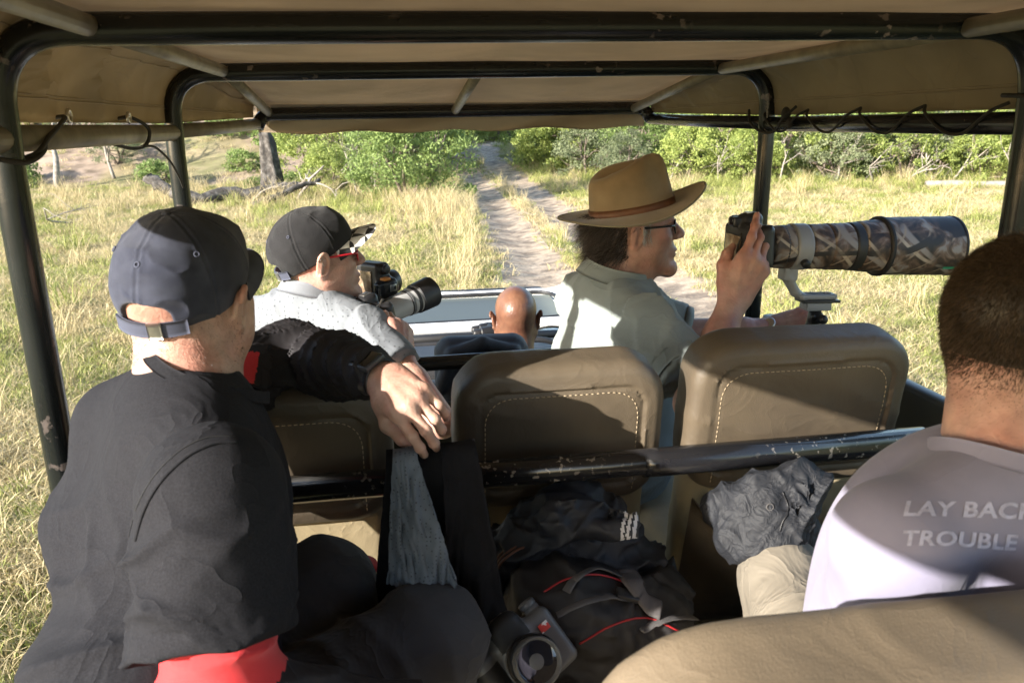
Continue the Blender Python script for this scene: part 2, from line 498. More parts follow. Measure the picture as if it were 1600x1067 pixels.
def spacing(lo, hi, c, d0, growth):
    a = [c]; s = d0
    while a[-1] < hi: a.append(a[-1]+s); s *= growth
    b = [c]; s = d0
    while b[-1] > lo: b.append(b[-1]-s); s *= growth
    return np.array(b[:0:-1]+a)
gx = spacing(-320, 320, 3.0, .16, 1.022); gy = spacing(-60, 420, 14.0, .2, 1.018)
GX, GY = np.meshgrid(gx, gy, indexing='ij')
GP = np.stack([GX, GY, hz(GX, GY)], -1)
a_, b_ = GX.shape
ii, jj = np.meshgrid(np.arange(a_-1), np.arange(b_-1), indexing='ij')
q0 = (ii*b_+jj).ravel(); GF = np.stack([q0, q0+b_, q0+b_+1, q0+1], 1)
ground = obj('ground', GP.reshape(-1, 3), GF, m_ground)
tag(ground, 'grassy ground with bare pinkish soil bank on the far side', kind='structure')
ba = ground.data.attributes.new('bare', 'FLOAT', 'POINT'); ba.data.foreach_set('value', bare(GX, GY).astype(np.float32).ravel())

m_track = mat('track_soil', (.44, .345, .25), .95, var=.28, vscale=5, bump=.7, bscale=14, bdist=.03, color2=(.25, .195, .145), c2scale=2.2, detail=8, spec=.1)
V, Fc = [], []
ys = np.concatenate([np.arange(5, 30, .12), np.arange(30, 66, .25)])
for s in (-1, 1):
    w0 = .86*(.75+.6*vnoise(np.stack([ys*.9, 0*ys+s*5, 0*ys], -1))); w1 = .86*(.75+.6*vnoise(np.stack([ys*.9, 0*ys+s*5+9, 0*ys], -1)))
    cx = track_x(ys)+s*rut_off(ys)
    rows = np.stack([cx-w0, cx-w0*.5, cx, cx+w1*.5, cx+w1], 1)
    YY = np.repeat(ys[:, None], 5, 1)
    base = sum(len(v) for v in V)
    P = np.stack([rows, YY, hz(rows, YY)+.012], -1)
    v, f = grid_geo(P); V.append(v); Fc += [tuple(i+base for i in q[::-1]) for q in f]
track = obj('dirt_track', np.concatenate(V), Fc, m_track)
tag(track, 'two bare wheel ruts of the dirt track running through the grass', kind='structure')

# ---------------------------------------------------------------- grass (instanced clumps, uncountable)
def leaf_mat(name, c_lo, c_hi, trans=.35, rough=.6, obj_var=.25):
    m = bpy.data.materials.new(name); m.use_nodes = True; nt = m.node_tree; N = nt.nodes; L = nt.links
    p = N['Principled BSDF']; p.inputs['Roughness'].default_value = rough; p.inputs['Specular IOR Level'].default_value = .3
    a = N.new('ShaderNodeAttribute'); a.attribute_name = 'lv'
    oi = N.new('ShaderNodeObjectInfo')
    r = N.new('ShaderNodeValToRGB'); r.color_ramp.elements[0].color = (*c_lo, 1); r.color_ramp.elements[1].color = (*c_hi, 1)
    ad = N.new('ShaderNodeMath'); ad.operation = 'MULTIPLY_ADD'; ad.inputs[1].default_value = obj_var; ad.inputs[2].default_value = -obj_var/2
    L.new(oi.outputs['Random'], ad.inputs[0])
    a2 = N.new('ShaderNodeMath'); a2.operation = 'ADD'; L.new(a.outputs['Fac'], a2.inputs[0]); L.new(ad.outputs[0], a2.inputs[1])
    L.new(a2.outputs[0], r.inputs[0]); L.new(r.outputs[0], p.inputs['Base Color'])
    t = N.new('ShaderNodeBsdfTranslucent'); L.new(r.outputs[0], t.inputs['Color'])
    ms = N.new('ShaderNodeMixShader'); ms.inputs[0].default_value = trans
    L.new(p.outputs[0], ms.inputs[1]); L.new(t.outputs[0], ms.inputs[2]); L.new(ms.outputs[0], N['Material Output'].inputs['Surface'])
    return m
def set_lv(me, vals):
    a = me.attributes.new('lv', 'FLOAT', 'FACE'); a.data.foreach_set('value', np.asarray(vals, np.float32))
def clump(name, n, hmin, hmax, spread, bend, wid, m, seed):
    g = np.random.default_rng(seed); V, Fc, lv = [], [], []
    for i in range(n):
        a = g.random()*6.283; r = spread*math.sqrt(g.random()); x, y = r*math.cos(a), r*math.sin(a)
        hh = g.uniform(hmin, hmax); b = g.uniform(.1, 1)*bend*hh; da = g.random()*6.283
        dx, dy = math.cos(da)*b, math.sin(da)*b; wa = g.random()*6.283; wx, wy = math.cos(wa)*wid/2, math.sin(wa)*wid/2
        k = len(V); v0 = g.random()
        for t, w in ((0, 1), (.45, .9), (.8, .6)):
            q = t*t; V += [(x+dx*q-wx*w, y+dy*q-wy*w, hh*t*(1-.25*t*bend)), (x+dx*q+wx*w, y+dy*q+wy*w, hh*t*(1-.25*t*bend))]
        V.append((x+dx, y+dy, hh*(1-.25*bend)))
        Fc += [(k, k+1, k+3, k+2), (k+2, k+3, k+5, k+4), (k+4, k+5, k+6)]
        lv += [v0*.8, v0*.8+.08, v0*.8+.15]
    me = mesh_data(name, V, Fc, [m], smooth=False); set_lv(me, lv)
    return bpy.data.objects.new(name, me)
def scatter(name, protos, P, rot, scl, which, label, cat='grass'):
    """one stuff object: instances of prototype meshes on points, through geometry nodes"""
    me = bpy.data.meshes.new(name); me.vertices.add(len(P)); me.vertices.foreach_set('co', np.asarray(P, np.float32).ravel())
    for an, ty, dat in (('i_rot', 'FLOAT_VECTOR', rot), ('i_scl', 'FLOAT_VECTOR', scl), ('i_idx', 'INT', which)):
        a = me.attributes.new(an, ty, 'POINT')
        a.data.foreach_set('vector' if ty == 'FLOAT_VECTOR' else 'value', np.asarray(dat, np.int32 if ty == 'INT' else np.float32).ravel())
    me.update()
    o = bpy.data.objects.new(name, me); link(o)
    c = bpy.data.collections.new(name+'_sources')
    for q in protos: c.objects.link(q)
    ng = bpy.data.node_groups.new(name+'_nodes', 'GeometryNodeTree')
    ng.interface.new_socket('Geometry', in_out='INPUT', socket_type='NodeSocketGeometry')
    ng.interface.new_socket('Geometry', in_out='OUTPUT', socket_type='NodeSocketGeometry')
    N, L = ng.nodes, ng.links
    gi = N.new('NodeGroupInput'); go = N.new('NodeGroupOutput')
    ci = N.new('GeometryNodeCollectionInfo'); ci.inputs['Collection'].default_value = c
    ci.inputs['Separate Children'].default_value = True; ci.inputs['Reset Children'].default_value = True
    ip = N.new('GeometryNodeInstanceOnPoints'); ip.inputs['Pick Instance'].default_value = True
    def attr(an, ty):
        q = N.new('GeometryNodeInputNamedAttribute'); q.data_type = ty; q.inputs['Name'].default_value = an; return q.outputs[0]
    L.new(gi.outputs[0], ip.inputs['Points']); L.new(ci.outputs[0], ip.inputs['Instance'])
    L.new(attr('i_idx', 'INT'), ip.inputs['Instance Index'])
    er = N.new('FunctionNodeEulerToRotation'); L.new(attr('i_rot', 'FLOAT_VECTOR'), er.inputs[0]); L.new(er.outputs[0], ip.inputs['Rotation'])
    L.new(attr('i_scl', 'FLOAT_VECTOR'), ip.inputs['Scale']); L.new(ip.outputs[0], go.inputs[0])
    md = o.modifiers.new('scatter', 'NODES'); md.node_group = ng
    return tag(o, label, cat, kind='stuff')
m_gg = leaf_mat('grass_green', (.15, .18, .04), (.46, .47, .15), .35)
m_gd = leaf_mat('grass_dry', (.32, .255, .12), (.72, .60, .36), .3)
def grass_points(n, ymin, ymax, seed, near=1.0):
    g = np.random.default_rng(seed)
    Y = ymin*(ymax/ymin)**g.random(n)          # even per octave of distance: dense near, sparse far
    ang = g.uniform(-.78, .95, n)
    X = np.tan(ang)*Y*1.0
    return X, Y, g
def keep_grass(X, Y, g, thin_track=True):
    d = np.abs(X-track_x(Y)); o = rut_off(Y)
    k = g.random(len(X)) > np.exp(-((d-o)/np.interp(Y, [0, 22, 32, 45], [.96, .95, .85, 1.0]))**4)*sstep(Y, 3, 6)*1.05
    b = sstep(Y+.25*X, 33.0, 35.5)*sstep(-X, -2.5, 3)
    k &= g.random(len(X)) > b*.9
    k &= ~((X > -.75) & (X < 1.3) & (Y < 6.3))
    return k
green = [clump('grass_clump', 46, .035, .12, .16, .9, .006, m_gg, s) for s in (1, 2, 3)]
dry = [clump('grass_clump', 46, .05, .16, .17, 1.1, .006, m_gd, s) for s in (4, 5, 6)]
tall = [clump('grass_clump', 34, .30, .75, .14, .55, .007, m_gd, s) for s in (7, 8)]
tallg = [clump('grass_clump', 50, .18, .5, .2, .8, .009, m_gg, s) for s in (9, 10)]
def place(name, protos, n, ymin, ymax, seed, want, smin, smax, label, lean=.15):
    X, Y, g = grass_points(n, ymin, ymax, seed)
    k = keep_grass(X, Y, g) & (g.random(n) < want(X, Y)); X, Y = X[k], Y[k]; n = len(X)
    far = np.interp(Y, [5, 15, 40], [1.0, 1.15, 1.5])
    s = g.uniform(smin, smax, n)*far
    P = np.stack([X, Y, hz(X, Y)-.01], -1)
    rot = np.stack([g.normal(0, lean, n), g.normal(0, lean, n), g.uniform(0, 6.283, n)], -1)
    scatter(name, protos, P, rot, np.stack([s*1.15, s*1.15, s], -1), g.integers(0, len(protos), n), label)
patch = lambda X, Y: fbm(np.stack([X, Y, 0*X], -1)*.75+21, 3)
place('green_grass', green, 52000, 4.5, 60, 11, lambda X, Y: .25+.75*sstep(patch(X, Y), .42, .58), .7, 1.4, 'short green grass growing across the meadow')
place('dry_grass', dry, 80000, 4.5, 60, 12, lambda X, Y: .30+.70*(1-sstep(patch(X, Y), .42, .6)), .7, 1.35, 'dry straw coloured grass covering the meadow')
def tall_want(X, Y):
    d = np.abs(X-track_x(Y)); o = rut_off(Y)
    edge = np.exp(-((d-o-1.15)/.4)**2)*(X < track_x(Y))*sstep(Y, 9, 16)*.12
    med = np.exp(-(d/.25)**2)*.05*sstep(Y, 9, 14)
    bush = np.exp(-(((X-1.9)/1.5)**2+((Y-25.5)/3.0)**2))*.9
    far = sstep(Y, 22, 30)*.10
    return np.clip(edge+med+bush+far+.012, 0, 1)
place('tall_grass', tall, 22000, 6, 60, 13, tall_want, .6, 1.1, 'tall pale grass stalks standing along the track and around the bushes', .1)
place('leafy_grass', tallg, 16000, 8, 60, 14, lambda X, Y: .03+.5*sstep(Y, 25, 30)*sstep(X, 5, 9)+.3*sstep(Y, 22, 28)*(X < 4)*(X > -4), .6, 1.2, 'long green grass fringing the thicket and the bush')
# the strip right beside the vehicle
g = np.random.default_rng(77); n = 5200
X = np.where(g.random(n) < .6, g.uniform(-4.6, -.9, n), g.uniform(1.5, 5.5, n)); Y = g.uniform(-1.5, 5.2, n)
for k, (pr, nm, lb) in enumerate(((green, 'green_grass', 'short green grass close beside the vehicle'), (dry, 'dry_grass', 'dry straw grass close beside the vehicle'))):
    sel = (np.arange(n) % 2) == k; m_ = sel.sum(); s = g.uniform(.7, 1.3, m_)
    protos = [bpy.data.objects.new('grass_clump', q.data) for q in pr]
    scatter(nm, protos, np.stack([X[sel], Y[sel], hz(X[sel], Y[sel])-.01], -1), np.stack([g.normal(0, .15, m_), g.normal(0, .15, m_), g.uniform(0, 6.28, m_)], -1), np.stack([s, s, s], -1), g.integers(0, 3, m_), lb)
print('land', time.time()-T0)
# ------------------------------------------------------------------ trees, bushes, dead wood
m_bark = mat('bark_grey_brown', (.16, .125, .10), .9, var=.35, vscale=14, bump=.8, bscale=40, bdist=.02)
m_dead = mat('dead_wood_pale', (.27, .235, .20), .9, var=.3, vscale=9, bump=.6, bscale=30, bdist=.015)
m_log = mat('log_grey', (.055, .047, .040), .9, var=.4, vscale=6, bump=.9, bscale=16, bdist=.04, color2=(.12, .108, .096), c2scale=5)
m_cut = mat('cut_wood', (.50, .40, .28), .85, var=.2, vscale=30)
m_leaf1 = leaf_mat('leaf_mid_green', (.045, .085, .022), (.31, .40, .13), .42)
m_leaf2 = leaf_mat('leaf_yellow_green', (.09, .14, .03), (.47, .53, .16), .45)
m_leaf3 = leaf_mat('leaf_olive_grey', (.06, .085, .04), (.31, .34, .19), .38)

def grow(g, p, d, length, rad, depth, out, spread=.6, up=.1):
    """recursive limbs: list of (points, radii)"""
    n = 5; pts = [np.array(p)]; rs = [rad]; dd = np.array(d, float)
    for i in range(n):
        dd = norm(dd+g.normal(0, .18, 3)+np.array([0, 0, up*.25])); pts.append(pts[-1]+dd*length/n); rs.append(rad*(1-.55*(i+1)/n))
    out.append((np.array(pts), np.array(rs), depth))
    if depth > 0:
        for k in range(g.integers(2, 4)):
            i = g.integers(2, n+1); nd = norm(dd+g.normal(0, spread, 3)+np.array([0, 0, up]))
            grow(g, pts[i], nd, length*g.uniform(.55, .8), rs[i]*.8, depth-1, out, spread, up)
def leaf_quads(g, C, size):
    """diamond leaves with a fold at random orientations: V [n*4], F"""
    n = len(C); a = g.normal(size=(n, 3)); a /= np.linalg.norm(a, axis=1, keepdims=True)
    b = g.normal(size=(n, 3)); b[:, 2] += .2; b -= a*(a*b).sum(1, keepdims=True); b /= np.linalg.norm(b, axis=1, keepdims=True)
    s = size*g.uniform(.6, 1.3, (n, 1))
    V = np.stack([C-a*s, C+b*s*.42, C+a*s, C-b*s*.42], 1).reshape(-1, 3)
    return V, np.arange(n*4).reshape(n, 4)
def bush_proto(seed, h, w, nleaf, size, m, stems=4, hole=.35, skirt=.0):
    g = np.random.default_rng(seed); limbs = []
    for k in range(stems):
        a = g.random()*6.283; d = norm((math.cos(a)*w/h*.6, math.sin(a)*w/h*.6, 1))
        grow(g, (g.normal(0, .12), g.normal(0, .12), -.05), d, h*.5, .03+.012*h, 2, limbs, .75, .15)
    mb = MB()
    for p, r, dep in limbs: mb.tube(p, r, 5, cap=False)
    V = np.concatenate(mb.V)
    V[:, :2] *= w/2/max(1e-3, np.percentile(np.hypot(V[:, 0], V[:, 1]), 97)); V[:, 2] *= h*.92/V[:, 2].max()
    stem = mesh_data('stems', V, mb.F, [m_bark])
    # leaf clumps: centres filling an uneven dome, weighted to the shell
    nc = int(60+nleaf/90); u = g.normal(size=(nc, 3)); u /= np.linalg.norm(u, axis=1, keepdims=True)
    u[:, 2] = np.abs(u[:, 2])*1.15-.25
    rad = g.uniform(.45, 1.0, (nc, 1))**.6
    lump = .72+.5*fbm(u*1.7+seed*3.1, 2)[:, None]
    C = u*rad*lump*np.array([w/2, w/2, h*.56])+np.array([0, 0, h*.42])
    if skirt: C[:, 2] = np.where(g.random(nc) < skirt, g.random(nc)*h*.3, C[:, 2])
    C = C[C[:, 2] > .03*h]
    ci = g.integers(0, len(C), nleaf); cr = g.uniform(.55, 1.2, len(C))*.11*w**.55*h**.25
    off = g.normal(size=(nleaf, 3)); off *= (g.random((nleaf, 1))**.45)/np.linalg.norm(off, axis=1, keepdims=True)
    L = C[ci]+off*cr[ci][:, None]*np.array([1.15, 1.15, .8])
    L = L[(L[:, 2] > .02)]
    LV, LF = leaf_quads(g, L, size)
    crown = mesh_data('crown', LV, LF, [m], smooth=False)
    tone = g.random(len(C)); set_lv(crown, np.clip(.15+.5*tone[ci[:len(LF)]]+.4*g.random(len(LF)), 0, 1))
    return crown, stem
BP = [bush_proto(21, 3.6, 4.2, 15000, .062, m_leaf1, skirt=.25), bush_proto(22, 3.0, 3.4, 9500, .062, m_leaf2, skirt=.2),
      bush_proto(23, 4.2, 4.0, 10500, .066, m_leaf2, skirt=.12), bush_proto(24, 4.6, 4.4, 10500, .068, m_leaf1, skirt=.1),
      bush_proto(25, 3.2, 3.6, 7500, .06, m_leaf3, skirt=.15), bush_proto(26, 1.1, 1.8, 3800, .05, m_leaf1, stems=5, skirt=.3)]
def bush(i, x, y, s, rz, label, name='bush', group=None, sz=None, dz=0):
    o = empty(name, (x, y, float(hz(x, y))-.03+dz)); o.rotation_euler.z = rz; o.scale = (s, s, sz or s)
    for nm, me in (('crown', BP[i][0]), ('stem', BP[i][1])):
        link(bpy.data.objects.new(nm, me), o)
    return tag(o, label, 'bush', group)
bush(0, .75, 28.0, 1.04, .5, 'big rounded green bush left of the dirt track', sz=1.12)
bush(4, -.6, 34.0, .8, 2.2, 'darker bush close behind the big bush beside the track')
bush(1, -2.1, 32.2, .72, 1.0, 'yellow green bush between the dead stump and the big bush')
bush(2, -2.8, 35.5, 1.0, .3, 'tall leafy bush behind the dead stump')
bush(3, .2, 36.5, 1.1, 3.0, 'tall dark bush rising behind the big rounded bush')
bush(4, 1.0, 41, 1.15, 4.0, 'olive bush at the left of the track bend')
bush(1, 6.2, 66, 1.3, 1.2, 'yellow green bush in the gap where the track turns', dz=0)
bush(1, 9.5, 69, 1.5, 3.2, 'pale green bush to the right in the track gap')
bush(5, -9.4, 36.6, 1.15, .4, 'low dark green bush at the foot of the soil bank')
bush(5, -3.3, 33.6, .8, 2.0, 'small bush tangled around the foot of the dead stump')
bush(5, -4.9, 33.2, .7, 2.8, 'small dark bush left of the dead stump')
bush(5, -10.5, 45.0, 1.3, 1.1, 'round green bush halfway up the soil bank')
bush(4, -14.5, 44.0, .95, 2.0, 'scrubby bush high on the soil bank at the left')
bush(1, -18, 47, 1.0, 1.0, 'bright bush on the bank beside the dead tree')
bush(4, -8.0, 50, .9, 1.0, 'olive scrub on the crest of the soil bank')
bush(5, -6.2, 38.6, 1.0, .9, 'leafy scrub on the bank above the sawn log')
bush(5, -5.2, 41.5, 1.2, 3.9, 'round scrub on the bank behind the dead stump')
bush(5, -7.6, 43.0, 1.1, 5.0, 'isolated scrub in the middle of the bare bank')
bush(4, -12.2, 41.2, .7, 4.2, 'grey green scrub on the bank behind the dead tree')
bush(1, -12.0, 48.5, .8, .2, 'pale green scrub on the upper bank near the roof post')
bush(5, -15.8, 39.0, 1.2, .2, 'low scrub at the foot of the bank left of the dead tree')
bush(4, -6.0, 46.5, .8, 2.2, 'scrub on the upper bank left of the tall bush')
g = np.random.default_rng(5)
GRP = 'bushes of the thicket along the far side of the meadow'
LB = 'dense green bush in the thicket along the far side of the meadow'
line = [(9.0, 41.0, 3, 1.0), (9.2, 37.0, 4, .95), (9.9, 33.5, 4, .8), (11.4, 35.5, 3, .95), (12.3, 32.8, 1, .95), (13.6, 34.2, 2, .95), (14.6, 31.6, 1, .85),
        (16.0, 32.8, 2, 1.0), (17.7, 31.2, 4, .9), (18.8, 32.6, 3, 1.0), (20.4, 30.6, 2, .85), (21.8, 31.2, 4, 1.0), (22.9, 29.4, 1, .8),
        (24.4, 29.8, 2, 1.0), (26.0, 28.4, 4, .9), (27.4, 28.6, 3, 1.0), (29.5, 27.2, 1, 1.0), (32, 26, 2, 1.0), (34.5, 24.8, 3, 1.0), (37, 23.5, 2, 1.0)]
for (x, y, i, s) in line:
    bush(i, x, y, s*g.uniform(.92, 1.1), g.random()*6.28, LB, group=GRP)
# the wood behind reads as one mass
def mass(name, pts, label):
    P = np.array([(x, y, float(hz(x, y))-.1) for x, y, s, i in pts]); n = len(P)
    protos = []
    for k in (2, 3, 4, 1):
        me = BP[k][0]; protos.append(bpy.data.objects.new('foliage_source', me))
    sc = np.array([s for x, y, s, i in pts])
    scatter(name, protos, P, np.stack([0*sc, 0*sc, g.random(n)*6.28], -1), np.stack([sc, sc, sc*1.1], -1), [i for x, y, s, i in pts], label, 'treeline')
pts = []
for k in range(95):
    x = g.uniform(8, 62); pts.append((x, 41-.42*(x-8)+g.uniform(0, 9), g.uniform(1.1, 1.6), int(g.integers(0, 4))))
for k in range(46):
    x = g.uniform(-5, 6); pts.append((x-.5, g.uniform(42, 56) if x < 3 else g.uniform(74, 88), g.uniform(1.0, 1.5), int(g.integers(0, 4))))
for k in range(30): pts.append((g.uniform(5, 16), g.uniform(74, 90), g.uniform(1.2, 1.7), int(g.integers(0, 4))))
for k in range(80): pts.append((g.uniform(-60, -4), g.uniform(53, 66), g.uniform(1.0, 1.6), int(g.integers(0, 4))))
for k in range(60): pts.append((g.uniform(-75, -42), g.uniform(0, 60), g.uniform(1.2, 1.7), int(g.integers(0, 4))))
for k in range(60): pts.append((g.uniform(38, 75), g.uniform(-15, 28), g.uniform(1.2, 1.7), int(g.integers(0, 4))))
mass('treeline', pts, 'dense wood closing off the view behind the bushes')

def dead_branches(name, seed, p, d, length, rad, depth, m, label, cat, spread=.7, up=.0, group=None):
    g = np.random.default_rng(seed); out = []
    grow(g, (0, 0, 0), d, length, rad, depth, out, spread, up)
    mb = MB(); 
    for q, r, dep in out: mb.tube(q, r, 6, cap=True)
    z = float(hz(p[0], p[1])); V = np.concatenate(mb.V)+np.array([p[0], p[1], z+p[2]])
    o = obj(name, V, mb.F, m); return tag(o, label, cat, group)
# dead stump
g2 = np.random.default_rng(31); sx, sy = -4.15, 32.3; sz = float(hz(sx, sy))
th = np.linspace(0, 2*math.pi, 28, endpoint=False); hs = np.linspace(0, 2.5, 16); P = []
for i, hh in enumerate(hs):
    t = hh/2.5; r = .40*(1-.45*t)+.12*math.exp(-hh*4)
    rr = r*(1+.20*np.sin(5*th+.5*hh)+.10*np.sin(11*th+1.3)+.1*(g2.random(28)-.5))
    top = 0 if t < .8 else -(t-.8)/.2*.35*(.5+.5*np.sin(2*th+.6)+.25*np.sin(7*th))
    P.append(np.stack([sx-.16*t+rr*np.cos(th), sy+rr*np.sin(th), sz-.1+hh+0*th+top], -1))
P = np.array(P); mb = MB(); v, f = grid_geo(P, False, True); mb.add(v, [q[::-1] for q in f]+[tuple(15*28+j for j in range(28))])
st = mb.build('tree_stump', m_log); tag(st, 'dead upright tree stump standing at the foot of the bank', 'tree stump')
def log(name, a, b, r0, r1, m, label, seed, cut=False, cat='log', zoff=0.0, n=12):
    g = np.random.default_rng(seed); A = np.array(a, float); B = np.array(b, float)
    A[2] += float(hz(A[0], A[1])); B[2] += float(hz(B[0], B[1]))
    t = np.linspace(0, 1, n)[:, None]; pts = A*(1-t)+B*t+np.concatenate([[[0, 0, 0]], g.normal(0, .25*r0, (n-2, 3)), [[0, 0, 0]]])
    V, Fc = tube_geo(pts, np.linspace(r0, r1, n)*g.uniform(.9, 1.1, n), 14)
    V = V+(fbm(V*3+seed, 2)-.5)[:, None]*r0*.25
    midx = [0]*len(Fc)
    if cut: midx[-2] = 1
    o = obj(name, V, Fc, [m, m_cut], midx=midx); return tag(o, label, cat)
log('fallen_log', (-7.9, 29.6, .95), (-6.6, 29.2, .10), .19, .19, m_log, 'short sawn log tilted up with a pale cut end', 41, cut=True)
log('fallen_log', (-6.9, 28.9, .2), (-2.9, 30.2, .42), .26, .17, m_log, 'long dark fallen log lying in the grass', 42)
log('fallen_branch', (-4.3, 27.6, .1), (-2.2, 29.0, .75), .12, .07, m_log, 'curved pale branch leaning over the long fallen log', 43)
log('fallen_log', (19.6, 27.9, .12), (24.5, 26.2, .10), .13, .10, m_dead, 'pale straight log lying before the thicket', 44)
dead_branches('dead_tree', 51, (-13.6, 37.5, 0), (.05, 0, 1), 2.2, .16, 4, m_dead, 'bare grey dead tree at the foot of the bank', 'dead tree', .6, .2)
dead_branches('dead_tree', 52, (-11.8, 39, 0), (-.1, 0, 1), 1.8, .08, 3, m_dead, 'thin bare sapling on the bank near the dead tree', 'dead tree', .6, .2)
dead_branches('dead_branch', 53, (-2.3, 32.0, .1), (.8, -.2, .5), 1.7, .05, 3, m_dead, 'bare twisted branch beside the dead stump', 'branch')
dead_branches('dead_branch', 54, (-3.0, 29.4, .1), (.6, -.4, .35), 1.6, .07, 3, m_dead, 'forked dead branch at the end of the long log', 'branch')
dead_branches('dead_branch', 55, (-8.5, 24.0, .1), (-.8, -.3, .25), 1.6, .03, 3, m_dead, 'thin white twigs lying in the grass beside the sawn log', 'branch')
dead_branches('dead_branch', 56, (-4.6, 29.6, .05), (.9, -.5, .22), 1.3, .035, 2, m_dead, 'small pale branch poking out before the long log', 'branch')
k = 0
for (x, y, dx, L) in ((15.2, 30.6, .3, 2.2), (18.6, 29.6, -.6, 2.6), (19.6, 29.2, .7, 2.0), (17.4, 30.2, .1, 3.0), (21.6, 29.3, .5, 2.8), (23.6, 28.3, -.2, 2.4), (13.2, 31.8, -.2, 2.2), (25.5, 27.6, .3, 2.4), (20.8, 29.7, -.3, 3.2), (11.4, 32.6, .5, 1.9), (-0.4, 31.0, .1, 2.8), (-1.0, 30.6, -.2, 2.6)):
    dead_branches('dead_branch', 60+k, (x, y, .05), (dx, -.2, .8), L*.62, .045, 3, m_dead, 'bare pale branch sticking out of the thicket' if x > 5 else ('bare upright branch inside the yellow green bush' if x > -.5 else 'thin bare trunk left of the big rounded bush'), 'branch', .8, .05, group='bare branches in the thicket' if x > 5 else None); k += 1
print('plants', time.time()-T0)
# ------------------------------------------------------------------ the open safari vehicle
def chip_paint(name, col, chip, rough=.28, lo=.66, hi=.70, scale=26.0, coat=.0, dust=None):
    m = mat(name, col, rough, var=.15, vscale=9, color2=chip, c2scale=scale, c2lo=lo, c2hi=hi, bump=.12, bscale=45, coat=coat)
    # chips only in scattered worn patches
    nt = m.node_tree; N = nt.nodes; L = nt.links
    mxn = [n for n in N if n.type == 'MIX_RGB' and n.blend_type == 'MIX'][0]; fs = mxn.inputs[0].links[0].from_socket
    wn_ = N.new('ShaderNodeTexNoise'); wn_.inputs['Scale'].default_value = 3.5; wn_.inputs['Detail'].default_value = 3
    tcc = N.new('ShaderNodeTexCoord'); L.new(tcc.outputs['Object'], wn_.inputs['Vector'])
    wr_ = N.new('ShaderNodeMapRange'); wr_.inputs['From Min'].default_value = .50; wr_.inputs['From Max'].default_value = .62; L.new(wn_.outputs['Fac'], wr_.inputs['Value'])
    wm_ = N.new('ShaderNodeMath'); wm_.operation = 'MULTIPLY'; L.new(fs, wm_.inputs[0]); L.new(wr_.outputs[0], wm_.inputs[1]); L.new(wm_.outputs[0], mxn.inputs[0])
    if dust:
        nt = m.node_tree; N = nt.nodes; L = nt.links; p = N['Principled BSDF']
        n = N.new('ShaderNodeTexNoise'); n.inputs['Scale'].default_value = 5; n.inputs['Detail'].default_value = 7
        r = N.new('ShaderNodeMapRange'); r.inputs['From Min'].default_value = .4; r.inputs['From Max'].default_value = .75
        r.inputs['To Min'].default_value = rough; r.inputs['To Max'].default_value = min(rough+.14, .9)
        L.new(n.outputs['Fac'], r.inputs['Value']); L.new(r.outputs[0], p.inputs['Roughness'])
    return m
m_black = chip_paint('black_gloss_paint', (.014, .014, .015), (.30, .27, .23), .2, .70, .72, 70, dust=True)
m_blackc = chip_paint('black_chipped_paint', (.014, .014, .016), (.24, .21, .18), .16, .615, .635, 90, dust=True)
m_green = chip_paint('dark_green_chipped_paint', (.010, .012, .012), (.30, .24, .22), .22, .61, .64, 34, dust=True)
m_slat = mat('khaki_reflection_paint', (.24, .205, .135), .45, var=.25, vscale=20, bump=.2, bscale=60)  # reflection of the canvas painted into the tube colour as khaki
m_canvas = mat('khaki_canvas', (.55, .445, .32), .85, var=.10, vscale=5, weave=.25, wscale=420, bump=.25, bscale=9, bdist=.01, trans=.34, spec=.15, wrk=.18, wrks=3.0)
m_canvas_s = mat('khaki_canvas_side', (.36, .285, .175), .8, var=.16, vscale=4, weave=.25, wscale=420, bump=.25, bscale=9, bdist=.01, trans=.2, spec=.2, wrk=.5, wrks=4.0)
m_vinyl = mat('brown_vinyl_canvas', (.105, .081, .054), .46, var=.16, vscale=7, bump=.5, bscale=520, bdist=.0012, wrk=.10, wrks=11, color2=(.062, .048, .034), c2scale=3.5, spec=.5)
m_vinyl_l = mat('khaki_seat_canvas', (.27, .22, .135), .7, var=.14, vscale=7, bump=.4, bscale=420, bdist=.0012, wrk=.2, wrks=8, spec=.3)
m_vinyl_n = mat('worn_tan_vinyl', (.150, .117, .080), .5, var=.18, vscale=7, bump=.5, bscale=420, bdist=.0012, wrk=.12, wrks=8, color2=(.115, .09, .063), c2scale=3.5)
m_floor = mat('black_rubber_floor', (.018, .017, .016), .8, var=.3, vscale=12, bump=.3, bscale=50)
m_body = mat('olive_body_paint', (.045, .042, .028), .4, var=.15, vscale=6)
m_white = mat('white_vehicle_paint', (.78, .78, .76), .35, var=.06, vscale=8, color2=(.45, .42, .38), c2scale=14, c2lo=.66, c2hi=.74)
m_thread = mat('pale_thread', (.36, .28, .18), .9)
m_rubber = mat('black_rubber', (.015, .015, .016), .55, var=.2)
m_cord = mat('dark_cord', (.03, .026, .02), .75, var=.3, vscale=300)
m_brass = mat('steel_eyelet', (.62, .58, .50), .3, metal=1.0)
m_dash = mat('black_dash_plastic', (.02, .02, .022), .5, var=.2, bump=.2, bscale=200)
glass = bpy.data.materials.new('tinted_glass'); glass.use_nodes = True
gp = glass.node_tree.nodes['Principled BSDF']; gp.inputs['Base Color'].default_value = (.10, .115, .11, 1); gp.inputs['Roughness'].default_value = .5; gp.inputs['Specular IOR Level'].default_value = .25
gp.inputs['Transmission Weight'].default_value = .15; gp.inputs['IOR'].default_value = 1.45

